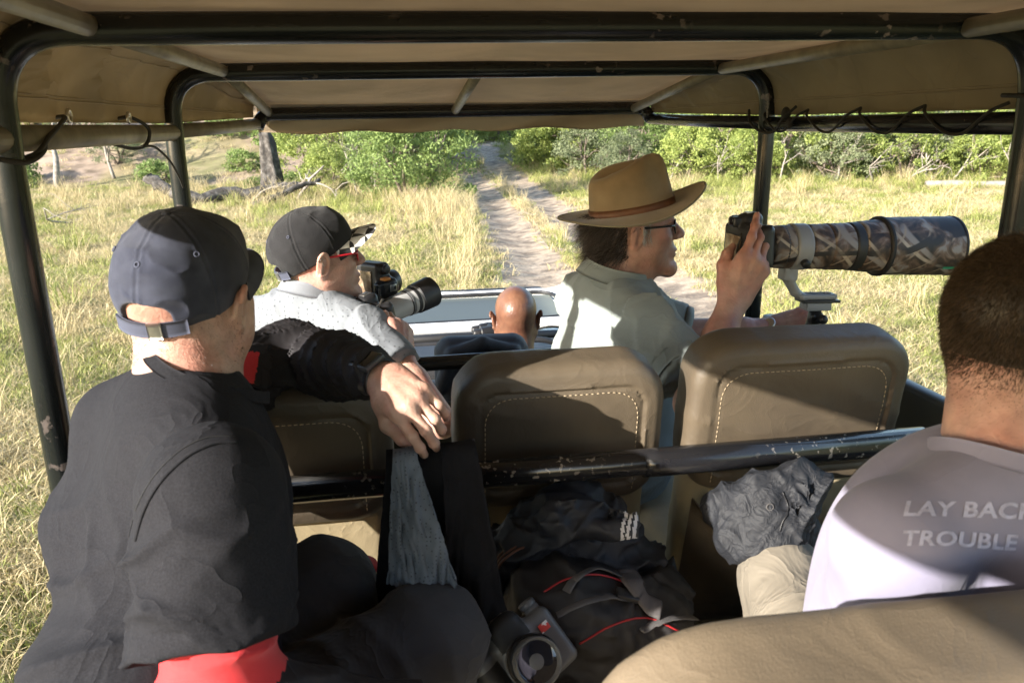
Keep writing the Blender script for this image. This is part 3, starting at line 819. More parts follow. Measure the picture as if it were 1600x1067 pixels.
veh = empty('safari_vehicle', (.3, 1.5, .6))
tag(veh, 'open safari vehicle with canvas roof, black roll bars and brown seats', 'vehicle')
XL, XR, Y1, Y2, ZB, ZR = -.575, 1.175, 1.395, 2.47, 2.645, 2.487
TR = .0245
def hoop(Y, m, zb=1.0):
    p = arc_path([(XL+.02, Y, zb), (XL, Y, ZB-.22), (XL+.005, Y, ZB), (XR-.005, Y, ZB+.012), (XR, Y, ZB-.22), (XR-.02, Y, zb)], .125, 10)
    return MB().tube(p, TR, 20).build('roll_bar', m, veh)
hoop(Y1, m_green); hoop(Y2, m_green); hoop(-.55, m_black)
MB().tube(arc_path([(-.47, 3.33, 2.50), (-.45, 3.36, 2.545), (1.06, 3.36, 2.553), (1.08, 3.33, 2.51)], .05, 6), TR, 16).build('roof_bar', m_black, veh)
for X, seg in ((-.425, (-1.2, -.55, Y1, Y2, 3.36)), (1.014, (-1.2, -.55, Y1, Y2, 3.36)), (.287, (Y2, 3.36))):
    for a, b in zip(seg[:-1], seg[1:]):
        za = ZB+.004; zb_ = ZB+.004 if b < 3 else 2.552
        MB().tube([(X, a+.02, za), (X, b-.02, zb_)], .0165, 14).build('roof_slat', m_slat, veh)
for X, s in ((XL, -1), (XR, 1)):
    for (p, q) in (((X, -.55, ZR), (X, Y1, ZR)), ((X, Y1, ZR), (X, Y2, ZR))):
        MB().tube([p, ((p[0]+q[0])/2, (p[1]+q[1])/2, ZR), q], .0215, 16).build('roof_side_rail', m_slat if s < 0 else m_black, veh)
    MB().tube([(X, Y2, ZR+.004), (X*.5+(-.47 if s < 0 else 1.08)*.5, 2.95, ZR+.012), (-.47 if s < 0 else 1.08, 3.34, 2.51)], .0205, 16).build('roof_side_rail', m_slat if s < 0 else m_black, veh)
# canvas roof sheet
def roof_z(X, Y):
    base = np.interp(Y, [-1.4, -.55, Y1, Y2, 3.36], [2.66, 2.676, 2.676, 2.676, 2.583])
    bays = [-1.3, -.55, Y1, Y2, 3.36]
    s = 0*base
    for a, b in zip(bays[:-1], bays[1:]):
        t = np.clip((Y-a)/(b-a), 0, 1); s = np.where((Y >= a) & (Y <= b), np.sin(math.pi*t), s)
    cells = [-.425, .287, 1.014]
    c = 0*base
    for a, b in zip(cells[:-1], cells[1:]):
        t = np.clip((X-a)/(b-a), 0, 1); c = np.where((X >= a) & (X <= b), np.sin(math.pi*t), c)
    return base-.004*s-.020*s*c
us = np.linspace(-.475, 1.075, 48); vs = np.concatenate([np.linspace(-1.25, 3.36, 90)])
UU, VV = np.meshgrid(us, vs, indexing='ij')
P = np.stack([UU, VV, roof_z(UU, VV)+.004*(fbm(np.stack([UU*4, VV*4, 0*UU], -1), 2)-.5)], -1)
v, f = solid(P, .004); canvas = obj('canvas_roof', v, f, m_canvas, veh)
# front lip of the roof: wraps the bar and hangs as an uneven valance
t = np.linspace(0, 1, 14); xs = np.linspace(-.475, 1.075, 70); P = []
for x in xs:
    hang = .082+.012*math.sin((x+.3)*3.1)-.018*max(0, math.cos((x-.25)*2.2))+.006*math.sin(x*17)
    row = []
    for s in t:
        if s < .35: a = s/.35*math.pi/2; row.append((x, 3.36+.036*math.sin(a), 2.55+.034*math.cos(a)))
        else: k = (s-.35)/.65; row.append((x, 3.396+.012*math.sin(k*4+x*9), 2.55-k*hang))
    P.append(row)
v, f = solid(np.array(P), .004); obj('roof_valance', v, f, m_canvas, canvas)
# side curtains between roof edge and side rail
def curtain(s, ya, yb, seed):
    ys = np.linspace(ya, yb, 150); ts = np.linspace(0, 1, 26); P = []
    for y in ys:
        tw = np.clip((y-Y2)/(3.36-Y2), 0, 1)
        xt = -.475 if s < 0 else 1.075; zt = float(roof_z(np.array(-.475 if s < 0 else 1.075), np.array(y)))
        xb = (-.592+.105*tw) if s < 0 else (1.192-.10*tw); zb = (ZR+.026)*(1-tw)+2.535*tw
        row = []
        for k in ts:
            bulge = .030*math.sin(math.pi*k)*(1-.6*tw)
            x = xt+(xb-xt)*k**.8; z = zt+(zb-zt)*k**1.35
            row.append((x-bulge*.5*(1 if s < 0 else -1)*-1*0 + (bulge if s > 0 else -bulge)*.8, y, z+bulge*.35))
        P.append(row)
    P = np.array(P)
    q = P.reshape(-1, 3)
    kk = np.tile(np.sin(np.linspace(0, math.pi, 26))**.7, 150)
    dsp = folds(q, (0, 1, .9 if s < 0 else -.7), 5.2, .034, .05, 5, 3, .36, seed)+.022*(fbm(q*5+seed, 2)-.5)+crumple(q, 4.5, .022, seed)
    q[:, 0] += dsp*kk*(1 if s < 0 else -1)
    G = q.reshape(-1, 26, 3)
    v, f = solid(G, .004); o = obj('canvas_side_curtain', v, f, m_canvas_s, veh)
    for k in (8, 21):
        for e in (0, .006): MB().tube(G[:, k]+np.array([.004*(1 if s < 0 else -1), 0, e]), .0014, 6).build('seam', m_thread, o)
    return o
cl = curtain(-1, -1.2, 3.36, 2); cr = curtain(1, -1.2, 3.36, 5)
def eyelet(p, nx, parent):
    th = np.linspace(0, 2*math.pi, 17); ring = np.array([(p[0], p[1]+.0105*math.cos(a), p[2]+.0105*math.sin(a)) for a in th])
    MB().tube(ring, .0035, 8, cap=False).build('eyelet', m_brass, parent)
for y in (1.66, 2.03): eyelet((-.566, y, 2.524), 1, cl)
def cord(pts, n=40, r=.0042): return MB().tube(spline(pts, n), r, 8).build('lacing_cord', m_cord, veh)
cord([(-.60, 1.42, 2.45), (-.548, 1.43, 2.462), (-.548, 1.5, 2.487), (-.556, 1.58, 2.508), (-.572, 1.655, 2.522), (-.60, 1.66, 2.52)])
cord([(-.575, 1.35, 2.46), (-.546, 1.40, 2.452), (-.548, 1.48, 2.474), (-.60, 1.56, 2.50)])
cord([(-.60, 2.03, 2.52), (-.568, 2.05, 2.524), (-.545, 2.10, 2.50), (-.553, 2.10, 2.465), (-.58, 2.08, 2.455), (-.62, 2.04, 2.47)])
cord([(-.556, 2.08, 2.46), (-.55, 2.16, 2.455), (-.545, 2.26, 2.42), (-.55, 2.36, 2.375), (-.555, 2.42, 2.34)], r=.003)
for a, b in ((2.46, 2.20), (2.20, 1.94), (1.94, 1.69), (1.69, 1.44)):
    cord([(1.165, a, 2.525), (1.147, a-.03, 2.508), (1.149, (a+b)/2+.04, 2.474), (1.152, (a+b)/2, 2.466), (1.149, (a+b)/2-.04, 2.474), (1.147, b+.03, 2.508), (1.165, b, 2.525)], r=.0034)
cord([(1.15, 2.55, 2.53), (1.135, 2.50, 2.49), (1.14, 2.42, 2.463), (1.15, 2.36, 2.468), (1.14, 2.30, 2.50), (1.16, 2.26, 2.535)])
blob('cord_knot', Sdf().ell((1.15, 2.30, 2.515), (.012, .018, .02), k=.01).ell((1.148, 2.27, 2.49), (.01, .014, .016), k=.01), .003, m_cord, veh, disp=lambda P: .004*(fbm(P*140, 2)-.5))
cord([(1.148, 1.44, 2.538), (1.146, 1.2, 2.528), (1.146, .9, 2.53), (1.146, .5, 2.525)])
# grab rails
rail_p = arc_path([(-.40, 1.345, 1.893), (.99, 1.345, 1.899), (1.13, 1.37, 1.87), (1.17, 1.39, 1.70), (1.17, 1.39, 1.2)], .12, 8)
MB().tube(rail_p, .0245, 20).build('grab_rail', m_blackc, veh)
MB().tube([(.44, 1.345, 1.8945), (.47, 1.345, 1.8945), (1.0, 1.345, 1.8985)], [.0262, .0268, .0262], 20).build('grab_rail_sleeve', m_blackc, veh)
MB().tube([(-.57, 2.45, 1.775), (.3, 2.45, 1.787), (1.16, 2.45, 1.80)], .0235, 18).build('grab_rail', m_black, veh)

# seats: padded back with raised seam, cushion below
def seat(cx, ytop, ztop, w, zbot=1.40, thick=.105, lean=.17, mt=None, seed=0, h=.0062, lower=True, rr=.085):
    s = empty('seat'); s.parent = veh; s.matrix_parent_inverse = Matrix.Translation(veh.location).inverted()
    H = ztop-zbot
    Rm = frame((0, math.cos(lean), math.sin(lean)), (0, -math.sin(lean), math.cos(lean)))      # local z up the back, y forward
    c = np.array([cx, ytop+math.sin(lean)*H/2*1.0, (ztop+zbot)/2])
    hw, hh, hy, e = w/2, H/2, thick/2, .027
    def rect2(P):
        q = np.abs(P[..., [0, 2]])-np.array([hw-rr, hh-rr], np.float32)
        return np.sqrt((np.maximum(q, 0)**2).sum(-1))+np.minimum(q.max(-1), 0)-rr
    def fn(P):
        d2 = rect2(P)+e; dy = np.abs(P[..., 1])-hy+e-.005*np.clip(1-(P[..., 0]/hw)**2, 0, 1)*np.clip(1-(P[..., 2]/hh)**2, 0, 1)
        return np.sqrt(np.maximum(d2, 0)**2+np.maximum(dy, 0)**2)+np.minimum(np.maximum(d2, dy), 0)-e
    def disp(P):
        d2 = rect2(P)
        bead = .0044*np.exp(-((d2+.040)/.0035)**2)*(P[..., 1] < 0)-.0050*np.exp(-((d2+.047)/.0032)**2)*(P[..., 1] < 0)
        wr = folds(P+seed, (.5, .2, 1), 14, .0022, .05, 8, 6, .5, seed)+.004*(fbm(P*9+seed, 2)-.5)
        edge = folds(P+seed, (1, .3, .2), 22, .002, .03, 12, 9, .5, seed+3)*np.exp(-((d2+.015)/.02)**2)
        return bead+wr+edge
    S = Sdf(); S._add(fn, (-hw, -hy-.012, -hh), (hw, hy+.012, hh), 0, 'u')
    bo = blob('backrest', S, h, mt or m_vinyl, s, disp, rot=Rm, org=c, it=1)
    # stitching that follows the seam of the rear panel
    tr_ = BVHTree.FromPolygons([v.co for v in bo.data.vertices], [tuple(p.vertices) for p in bo.data.polygons])
    i_ = .056; pa = arc_path([(-hw+i_, -hh+.02), (-hw+i_, hh-i_), (hw-i_, hh-i_), (hw-i_, -hh+.02)], rr-.03, 10)
    sl_ = np.concatenate([[0], np.cumsum(np.linalg.norm(np.diff(pa, axis=0), axis=1))]); mb = MB(); dv = Vector(Rm @ np.array([0, 1., 0]))
    for a0 in np.arange(.01, sl_[-1]-.01, .0105):
        e_ = []
        for q_ in (a0, a0+.0062):
            x_, z_ = np.interp(q_, sl_, pa[:, 0]), np.interp(q_, sl_, pa[:, 1])
            h_, n_, k_, d_ = tr_.ray_cast(Vector(c+Rm @ np.array([x_, -.3, z_])), dv)
            if h_ is not None: e_.append(np.array(h_+n_*.0004))
        if len(e_) == 2 and np.linalg.norm(e_[1]-e_[0]) < .02: mb.tube(e_, .0009, 5)
    if mb.n: mb.build('stitching', m_thread, s)
    if lower:
        S = Sdf(); S.box((cx, ytop+.33, 1.50), (w/2, .24, .075), .045)
        blob('seat_cushion', S, .011, m_vinyl_l, s, lambda P: .006*(fbm(P*8, 2)-.5), it=1)
        MB().box((cx, ytop+.30, 1.26), (w/2-.02, .2, .165), bev=.01).build('seat_base', m_body, s)
        # lower back: khaki canvas panel below the padded backrest
        S = Sdf(); S.box((0, 0, 0), (w/2-.012, .040, .23), .032)
        zc = zbot-.10
        blob('seat_back_panel', S, .009, m_vinyl_l, s, lambda P: .008*(fbm(P*6+seed, 2)-.5)+crumple(P, 5, .006, seed), rot=Rm, org=(cx, ytop+.055+math.sin(lean)*(ztop-zc)*.62, zc-.06), it=1)
    return s
seat(-.225, 1.455, 2.055, .43, zbot=1.77, seed=1); seat(.306, 1.455, 2.078, .405, zbot=1.77, seed=2); seat(.79, 1.455, 2.100, .455, zbot=1.77, seed=3)
seat(.555, .55, 2.072, .82, zbot=1.45, thick=.13, seed=4, h=.0065, rr=.13, mt=m_vinyl_n)
# row three bench that the man on the left sits on, front seats
S = Sdf(); S.box((-.22, .86, 1.50), (.30, .25, .07), .045); blob('bench_cushion', S, .012, m_vinyl_l, veh, it=1)
MB().box((-.22, .86, 1.25), (.28, .2, .175), bev=.01).build('bench_base', m_body, veh)
# tub, floor and sides
MB().box((.3, 1.4, 1.06), (.93, 2.5, .02)).build('floor_plate', m_floor, veh)
for X, s in ((-.685, -1), (1.285, 1)):
    zt_ = 1.42 if s < 0 else 1.66
    p = MB().box((X, .65, (zt_+.87)/2), (.03, 1.86, (zt_-.87)/2), bev=.012).build('side_panel', m_body, veh)
    MB().tube([(X-s*.01, -1.2, zt_+.015), (X-s*.01, 2.5, zt_+.015)], .026, 14).build('sill_tube', m_black, p)
MB().box((.3, -1.2, 1.15), (.95, .03, .28), bev=.012).build('tailgate_panel', m_body, veh)
MB().box((.3, 2.49, 1.36), (.93, .02, .28), bev=.01).build('bulkhead_panel', m_body, veh)
# right armrest side, dash, bonnet, folded windscreen
MB().box((1.235, 2.0, 1.765), (.022, .5, .115), bev=.015).build('side_board', m_body, veh)
Pg = []
for y in np.linspace(3.95, 5.7, 20):
    Pg.append([(x, y, 1.40-.03*((x-.3)/.8)**2-.05*((y-3.95)/1.75)**2-.03*(abs(x-.3) > .55)) for x in np.linspace(-.52, 1.12, 26)])
v, f = solid(np.array(Pg), .01); obj('bonnet', v, f, m_white, veh)
for s in (-1, 1):
    S = Sdf(); S.box((.3+s*.86, 4.9, 1.10), (.13, .75, .16), .06); blob('wing_panel', S, .025, m_white, veh, it=2)
MB().box((.3, 5.72, 1.12), (.78, .04, .24), bev=.03).build('grille', m_dash, veh)
S = Sdf(); S.box((.3, 3.72, 1.36), (.80, .20, .10), .06).box((.72, 3.66, 1.44), (.16, .12, .06), .04, k=.04)
blob('dashboard', S, .012, m_dash, veh, it=2)
wf = empty('windscreen'); wf.parent = veh; wf.matrix_parent_inverse = Matrix.Translation(veh.location).inverted()
def ring(x0, x1, y0, y1, r):
    return arc_path([((x0+x1)/2, y0, 0), (x1, y0, 0), (x1, y1, 0), (x0, y1, 0), (x0, y0, 0), ((x0+x1)/2, y0, 0)], r, 8)
def ws_z(p): return 1.475+.045*(p[:, 1]-4.05)/.65+.004*np.sin(p[:, 0]*2)
rp = ring(-.56, .98, 4.12, 4.70, .14); rp[:, 2] = ws_z(rp)
MB().tube(rp, .030, 14, cap=False, sq=1.0).build('windscreen_frame', m_white, wf)
rp2 = ring(-.52, .94, 4.155, 4.665, .12); rp2[:, 2] = ws_z(rp2)+.018
MB().tube(rp2, .011, 10, cap=False).build('windscreen_seal', m_rubber, wf)
gx_, gy_ = np.meshgrid(np.linspace(-.50, .92, 12), np.linspace(4.17, 4.65, 8), indexing='ij')
gpz = np.stack([gx_, gy_, 1.475+.045*(gy_-4.05)/.65+.004], -1); v, f = solid(gpz, .006); obj('windscreen_glass', v, f, glass, wf)
S = Sdf(); S.cone((.93, 4.70, 1.535), (.99, 4.68, 1.555), .018, .012).cone((.99, 4.68, 1.555), (1.01, 4.6, 1.54), .012, .016); blob('windscreen_latch', S, .005, m_white, wf)
MB().tube([(-.55, 3.97, 1.455), (.3, 4.0, 1.462), (1.05, 3.97, 1.455)], .022, 12).build('scuttle_seal', m_rubber, wf)
MB().box((.3, 4.02, 1.42), (.82, .055, .03), bev=.012).build('scuttle_panel', m_dash, wf)
# driver's seat and steering wheel
for cx in (.62, -.02):
    S = Sdf(); S.box((cx, 2.83, 1.36), (.23, .06, .26), .05, rot=frame((0, 1, .18))); blob('driver_seat_back', S, .012, m_dash, veh, it=1)
th = np.linspace(0, 2*math.pi, 40); c = np.array([.60, 3.42, 1.42])
MB().tube(np.array([c+np.array([.19*math.cos(a), -.06*math.sin(a), .18*math.sin(a)]) for a in th]), .013, 10, cap=False).build('steering_wheel', m_dash, veh)
# inner details between the seats: coiled cable and a box edge seen under the rail
th = np.linspace(0, 5*2*math.pi, 120); MB().tube(np.stack([-.02+.05*np.cos(th), 3.2+.02*th/6, 1.42+.04*np.sin(th)], -1), .006, 6).build('coiled_cable', m_cord, veh)
for nm, X, Y in (('wheel', -.52, 5.0), ('wheel', 1.12, 5.0), ('wheel', -.52, .6), ('wheel', 1.12, .6)):
    S_ = 1 if X > 0 else -1
    w = MB().lathe([(-.11, .22), (-.12, .32), (-.10, .375), (0, .385), (.10, .375), (.12, .32), (.11, .22)], (X, Y, .385), (X+1, Y, .385), 32).build(nm, m_rubber, veh)
    MB().lathe([(.06*S_-.02, .21), (.06*S_, .05), (.06*S_+.02, .02)], (X, Y, .385), (X+1, Y, .385), 20).build('rim', m_body, w)
print('vehicle', time.time()-T0)
# ------------------------------------------------------------------ people: shared builders
def skin_mat(name, col, col2, rough=.5):
    m = mat(name, col, rough, var=.16, vscale=40, bump=.4, bscale=190, bdist=.0014, wrk=.12, wrks=38, color2=col2, c2scale=14, c2lo=.42, c2hi=.68, spec=.4, sss=.12)
    return m
m_skinA = skin_mat('skin_fair', (.43, .275, .21), (.42, .20, .15))
m_skinB = skin_mat('skin_fair_flushed', (.44, .27, .21), (.43, .19, .15))
m_skinC = skin_mat('skin_tanned', (.38, .225, .17), (.36, .16, .125))
m_skinD = skin_mat('skin_dark_brown', (.17, .082, .05), (.13, .055, .035), .38)
m_skinE = skin_mat('skin_sunburnt', (.52, .315, .25), (.48, .24, .19))
m_lip = mat('lips', (.34, .13, .11), .45)
m_eye = mat('eye_white', (.75, .72, .68), .15)
m_hair_brown = mat('hair_brown', (.034, .023, .016), .45, var=.4, vscale=60)
m_hair_tips = mat('hair_light_brown', (.115, .077, .047), .45, var=.4, vscale=60)
m_hair_grey = mat('hair_grey_brown', (.075, .058, .048), .45, var=.5, vscale=60)
m_hair_white = mat('hair_grey', (.42, .40, .38), .5, var=.3, vscale=60)
def rotz(a): c, s = math.cos(a), math.sin(a); return np.array([[c, -s, 0], [s, c, 0], [0, 0, 1.]])
def rotx(a): c, s = math.cos(a), math.sin(a); return np.array([[1, 0, 0], [0, c, -s], [0, s, c]])
def roty(a): c, s = math.cos(a), math.sin(a); return np.array([[c, 0, s], [0, 1, 0], [-s, 0, c]])
def face_rot(az, pitch=0, tilt=0):      # face towards az degrees right of forward
    return rotz(-R(az)) @ rotx(R(pitch)) @ roty(R(tilt))
def az_frame(az):                        # torso axes: right, forward
    return np.array([math.cos(R(az)), -math.sin(R(az)), 0]), np.array([math.sin(R(az)), math.cos(R(az)), 0])
def head_sdf(neck, nr=.060, fat=0.0, nose=1.0, chin=1.0):
    """head in its own axes: x right, y face, z up; origin between the ears; neck = neck base in these axes"""
    S = Sdf()
    S.ell((0, -.014, .036), (.076+fat*.3, .099, .086), k=.02)
    S.ell((0, .034, .040), (.064, .054, .058), k=.03)
    S.ell((0, .030, -.040), (.060+fat, .064, .076), k=.03)
    for s in (-1, 1):
        S.cone((s*(.057+fat), -.004, -.052), (s*.012, .082*chin, -.108), .019+fat*.4, .018, k=.025)
        S.ell((s*.045, .058, -.018), (.022, .024, .02), k=.025)
        S.ell((s*.052, .020, -.045), (.022+fat, .036, .036), k=.03)
    S.ell((0, .084*chin, -.106), (.022, .018, .017), k=.02)
    S.cone((-.036, .082, .024), (.036, .082, .024), .0115, k=.016)
    for s in (-1, 1): S.ell((s*.032, .104, .004), (.021, .02, .014), k=.014, mode='s')
    for s in (-1, 1): S.ell((s*.031, .076, .004), (.014, .0135, .0125), k=.004)
    S.cone((0, .088, .020), (0, .088+.026*nose, -.020), .0085, .0125, k=.012)
    for s in (-1, 1): S.ell((s*.0115, .098+.004*nose, -.0245), (.0085, .011, .008), k=.008)
    S.ell((0, .084, -.060), (.026, .018, .020), k=.018)
    S.ell((0, .0985, -.058), (.023, .0085, .0060), k=.006); S.ell((0, .0955, -.0705), (.020, .0085, .0068), k=.006)
    S.ell((0, .110, -.0642), (.024, .013, .0016), k=.004, mode='s')
    # ears: rim, bowl and lobe on a base
    for s in (-1, 1):
        A = roty(s*R(12)) @ rotz(s*R(20)) @ rotx(R(-8))
        c = np.array([s*.0835, -.010, -.004])
        loc = lambda x, y, z: c+A @ np.array([x, y, z])
        S.ell(loc(s*-.002, 0, 0), (.0065, .017, .028), rot=A, k=.006)
        rim = [loc(s*.004, .017*math.cos(a)-.001, .030*math.sin(a)+.002) for a in np.linspace(-1.9, 2.7, 14)][::-1]
        S.chain(rim, [.0042]*14, k=.003)
        S.ell(loc(s*.002, .004, -.029), (.0045, .009, .0095), rot=A, k=.006)
        S.ell(loc(s*.010, .004, -.006), (.0085, .0085, .013), rot=A, k=.004, mode='s')
        S.cone(loc(s*.002, -.004, .014), loc(s*.003, -.006, -.016), .0036, k=.004)
        S.ell(loc(s*.002, .013, -.007), (.0045, .005, .007), rot=A, k=.004)
    neck = np.asarray(neck, float)
    S.cone((0, -.022, -.035), neck, nr*.98, nr*1.10, k=.035)
    S.cone((0, .012, -.085), neck+np.array([0, .045, -.02]), nr*.70, nr*.85, k=.035)
    return S
def hand_sdf(curl, spread=(6, 2, -3, -9), thumb=((.034, .030, -.008), (.056, .058, -.018), (.058, .088, -.024), (.052, .108, -.030)), fore=.22, fr=(.027, .040), bend=None, size=1.0, tend=True):
    """left hand in its own axes: wrist at 0, fingers +y, back of hand +z, thumb +x"""
    S = Sdf(); mcp = [(.027, .088, .004), (.0075, .092, .006), (-.0125, .087, .004), (-.030, .078, -.002)]
    ln = [(.044, .026, .022), (.049, .030, .023), (.045, .028, .022), (.035, .021, .020)]
    rd = [(.0098, .0088, .0080, .0068), (.0100, .0090, .0082, .0070), (.0095, .0086, .0078, .0066), (.0085, .0076, .0070, .0060)]
    for i in range(4):
        p = np.array(mcp[i]); pts = [p]; a = 0; sp = R(spread[i])
        for j in range(3):
            a += R(curl[i][j]); d = np.array([math.sin(sp)*math.cos(a), math.cos(sp)*math.cos(a), -math.sin(a)])
            p = p+d*ln[i][j]; pts.append(p)
        S.chain(pts, rd[i], k=.003)
        for q, r in zip(pts[1:3], rd[i][1:3]): S.ell(q+np.array([0, 0, .0015]), r*1.06, k=.004)
        S.cone((mcp[i][0]*.62, .012, 0), mcp[i], .0145, .0112, k=.016)
        S.ell(mcp[i]+np.array([0, 0, .004]), (.0095, .010, .0082), k=.008)
        if tend: S.cone((mcp[i][0]*.45, .02, .0135), np.array(mcp[i])+np.array([0, -.01, .009]), .0028, .0034, k=.006)
    S.ell((.006, .048, -.006), (.034, .046, .0135), k=.02)
    S.chain([np.array(q) for q in thumb], (.0150, .0115, .0100, .0080), k=.010)
    S.ell((.024, .034, -.012), (.017, .026, .014), k=.02)
    S.ell((-.026, .036, -.010), (.011, .030, .013), k=.016)
    if fore:
        b = np.array((0, -fore, 0)) if bend is None else np.array(bend)
        S.cone((0, .004, -.002), b*.35, fr[0], fr[0]*1.12, k=.02, n=(0, 0, 1), f=1.28)
        S.cone(b*.35, b, fr[0]*1.12, fr[1], k=.02, n=(0, 0, 1), f=1.08)
    return S
def hand_mesh(sdf, side, wrist, y, z, h=.0021, size=1.0):
    V, Q = sdf.mesh(h); V = relax(V, Q, 1)
    V = V*size
    if side == 'R': V[:, 0] *= -1; Q = Q[:, ::-1]
    return V @ frame(y, z).T+np.asarray(wrist), Q
def hand_local(side, wrist, y, z, p, size=1.0):
    p = np.array(p, float)*size
    if side == 'R': p[0] *= -1
    return frame(y, z) @ p+np.asarray(wrist)
def fuse(name, parts, m, midx=None):
    """several closed skins into one body mesh"""
    V = []; Q = []; n = 0; mi = []
    for k, (v, q, *r) in enumerate(parts):
        V.append(v); Q.append(q+n); n += len(v); mi.append(np.full(len(q), r[0] if r else 0))
    return obj(name, np.concatenate(V), np.concatenate(Q), m, None, True, np.concatenate(mi))
def strands(name, V, Q, sel, n, length, wid, comb, m, parent, seed=0, jit=.5, seg=2, curl=0.0, prob=None):
    """short hair: tapering blades rooted on the chosen faces of a mesh"""
    g = np.random.default_rng(seed); C = V[Q].mean(1); k = np.nonzero(sel(C))[0]
    e1 = V[Q[:, 2]]-V[Q[:, 0]]; e2 = V[Q[:, 3]]-V[Q[:, 1]]; N = np.cross(e1, e2); N /= np.linalg.norm(N, axis=1, keepdims=True)+1e-12
    pick = g.choice(k, n); w = g.dirichlet((1, 1, 1, 1), n)
    P = (V[Q[pick]]*w[..., None]).sum(1); Nn = N[pick]; lsc = 1.0
    if prob is not None:
        pr = prob(P); kp = g.random(n) < pr; P = P[kp]; Nn = Nn[kp]; n = len(P); lsc = (.35+.65*pr[kp])[:, None]
    D = Nn*.8+np.asarray(comb)+g.normal(0, jit, (n, 3)); D /= np.linalg.norm(D, axis=1, keepdims=True)
    L = lsc*length*g.uniform(.6, 1.2, (n, 1)); sd = np.cross(D, g.normal(size=(n, 3))); sd /= np.linalg.norm(sd, axis=1, keepdims=True)
    rows = []; p = P-Nn*.001; d = D
    for i in range(seg+1):
        ww = wid*(1-i/(seg+.15)); rows += [p-sd*ww, p+sd*ww]
        d = d+np.asarray(comb)*.35+(curl*g.normal(0, 1, (n, 3)) if curl else 0); d = d/np.linalg.norm(d, axis=1, keepdims=True); p = p+d*L/seg
    VV = np.stack(rows, 1).reshape(-1, 3); s = 2*(seg+1); b = (np.arange(n)*s)[:, None]
    FF = np.concatenate([np.stack([b[:, 0]+2*i, b[:, 0]+2*i+1, b[:, 0]+2*i+3, b[:, 0]+2*i+2], 1) for i in range(seg)])
    mi = None
    mm = m if isinstance(m, list) else [m]
    if len(mm) > 1: mi = np.tile((g.random(n) < .45).astype(int), seg)
    return obj(name, VV, FF, mm, parent, False, mi)
def to_world(V, Rm, org): return np.asarray(V) @ Rm.T+np.asarray(org)

def cap(parent, Rm, org, m, m_bill, m_strap, tilt=-8, seed=0, opening=True, scale=1.0, m_under=None):
    A = Rm @ rotx(R(tilt)); S = Sdf(); sc = scale
    S.ell((0, -.008, .040), (.0865*sc, .1085*sc, .096*sc), k=.0)
    S.box((0, .055, .052), (.05, .035, .03), .02, k=.05)
    S.plane((0, 0, .006), (0, .10, -1), k=.003)
    if opening: S.ell((0, -.125, .010), (.046, .05, .040), k=.002, mode='s')
    def disp(P):
        a = np.arctan2(P[..., 0], P[..., 1]+.008); d = np.abs((a/(math.pi/3)+.5) % 1-.5)*(math.pi/3)*np.hypot(P[..., 0], P[..., 1]+.008)
        seam = .0011*np.exp(-((d-.0045)/.0016)**2)-.0014*np.exp(-(d/.0012)**2)
        st = .0004*np.exp(-((d-.0085)/.0009)**2)*np.sign(np.sin(P[..., 2]*1500))
        return seam+st+folds(P, (.3, .4, 1), 16, .0035, .03, 22, 16, .5, seed)+.005*(fbm(P*26+seed, 2)-.5)
    o = blob('cap', S, .0024, m, parent, disp, rot=A, org=org, it=0)
    us = np.linspace(-1, 1, 30); vs = np.linspace(0, 1, 12); P = []
    for u in us:
        th = u*R(66); row = []
        for v in vs:
            x = .083*sc*math.sin(th)*(1+.02*v); y = .100*sc*math.cos(th)-.004+v*.078*max(0, 1-abs(u)**3.2)**.6
            z = .014+.004*math.cos(th)-.016*u*u*(.3+v)-.010*v*v
            row.append((x, y, z))
        P.append(row)
    v, f = solid(np.array(P), .0036); obj('bill', to_world(v, A, org), f, m_bill, o)
    MB().lathe([(0, .0075), (.003, .006), (.0045, .001)], to_world((0, -.008, .134*sc), A, org), to_world((0, -.008, .2), A, org), 14).build('button', m, o)
    for k in range(6):
        a = k*math.pi/3; e = .62
        c = np.array([.0872*sc*math.sin(a)*math.cos(e), .1095*sc*math.cos(a)*math.cos(e)-.008, .040+.0968*sc*math.sin(e)])
        n = norm(c-np.array([0, -.008, .03])); x = norm(np.cross(n, (0, 0, 1))); y = np.cross(n, x)
        ringp = np.array([c+.0034*(x*math.cos(t)+y*math.sin(t)) for t in np.linspace(0, 2*math.pi, 13)])
        MB().tube(to_world(ringp, A, org), .0012, 6, cap=False).build('eyelet', m_strap, o)
    if opening:
        P = []
        for a in np.linspace(-R(37), R(37), 26):
            x, y = .0875*sc*math.sin(a), -.1095*sc*math.cos(a)-.006
            P.append([(x, y, -.004+.022*t) for t in np.linspace(0, 1, 5)])
        v, f = solid(np.array(P), .003); obj('strap', to_world(v, A, org), f, m_strap, o)
        P = []
        for a in np.linspace(R(4), R(16), 8):
            x, y = .0895*sc*math.sin(a), -.1125*sc*math.cos(a)-.006
            P.append([(x, y, -.0055+.025*t) for t in np.linspace(0, 1, 5)])
        v, f = solid(np.array(P), .0025); obj('buckle', to_world(v, A, org), f, m_steel, o)
    return o
m_steel = mat('brushed_steel', (.55, .54, .52), .35, metal=1.0, var=.1, vscale=60)
def collar_ring(name, c, rx, ry, Rm, h, flare, m, parent, thick=.004, gap=0.0, lean=0):
    P = []
    for a in np.linspace(R(gap), 2*math.pi-R(gap), 40):      # gap opens to the front (+y)
        row = []
        for t in np.linspace(0, 1, 6):
            k = 1+flare*t; row.append(np.array([rx*k*math.sin(a), ry*k*math.cos(a)+lean*(1-t)*h, h*(1-t)+.006*math.sin(2*a)]))
        P.append(row)
    v, f = solid(np.array(P), thick); return obj(name, to_world(v, Rm, c), f, m, parent)
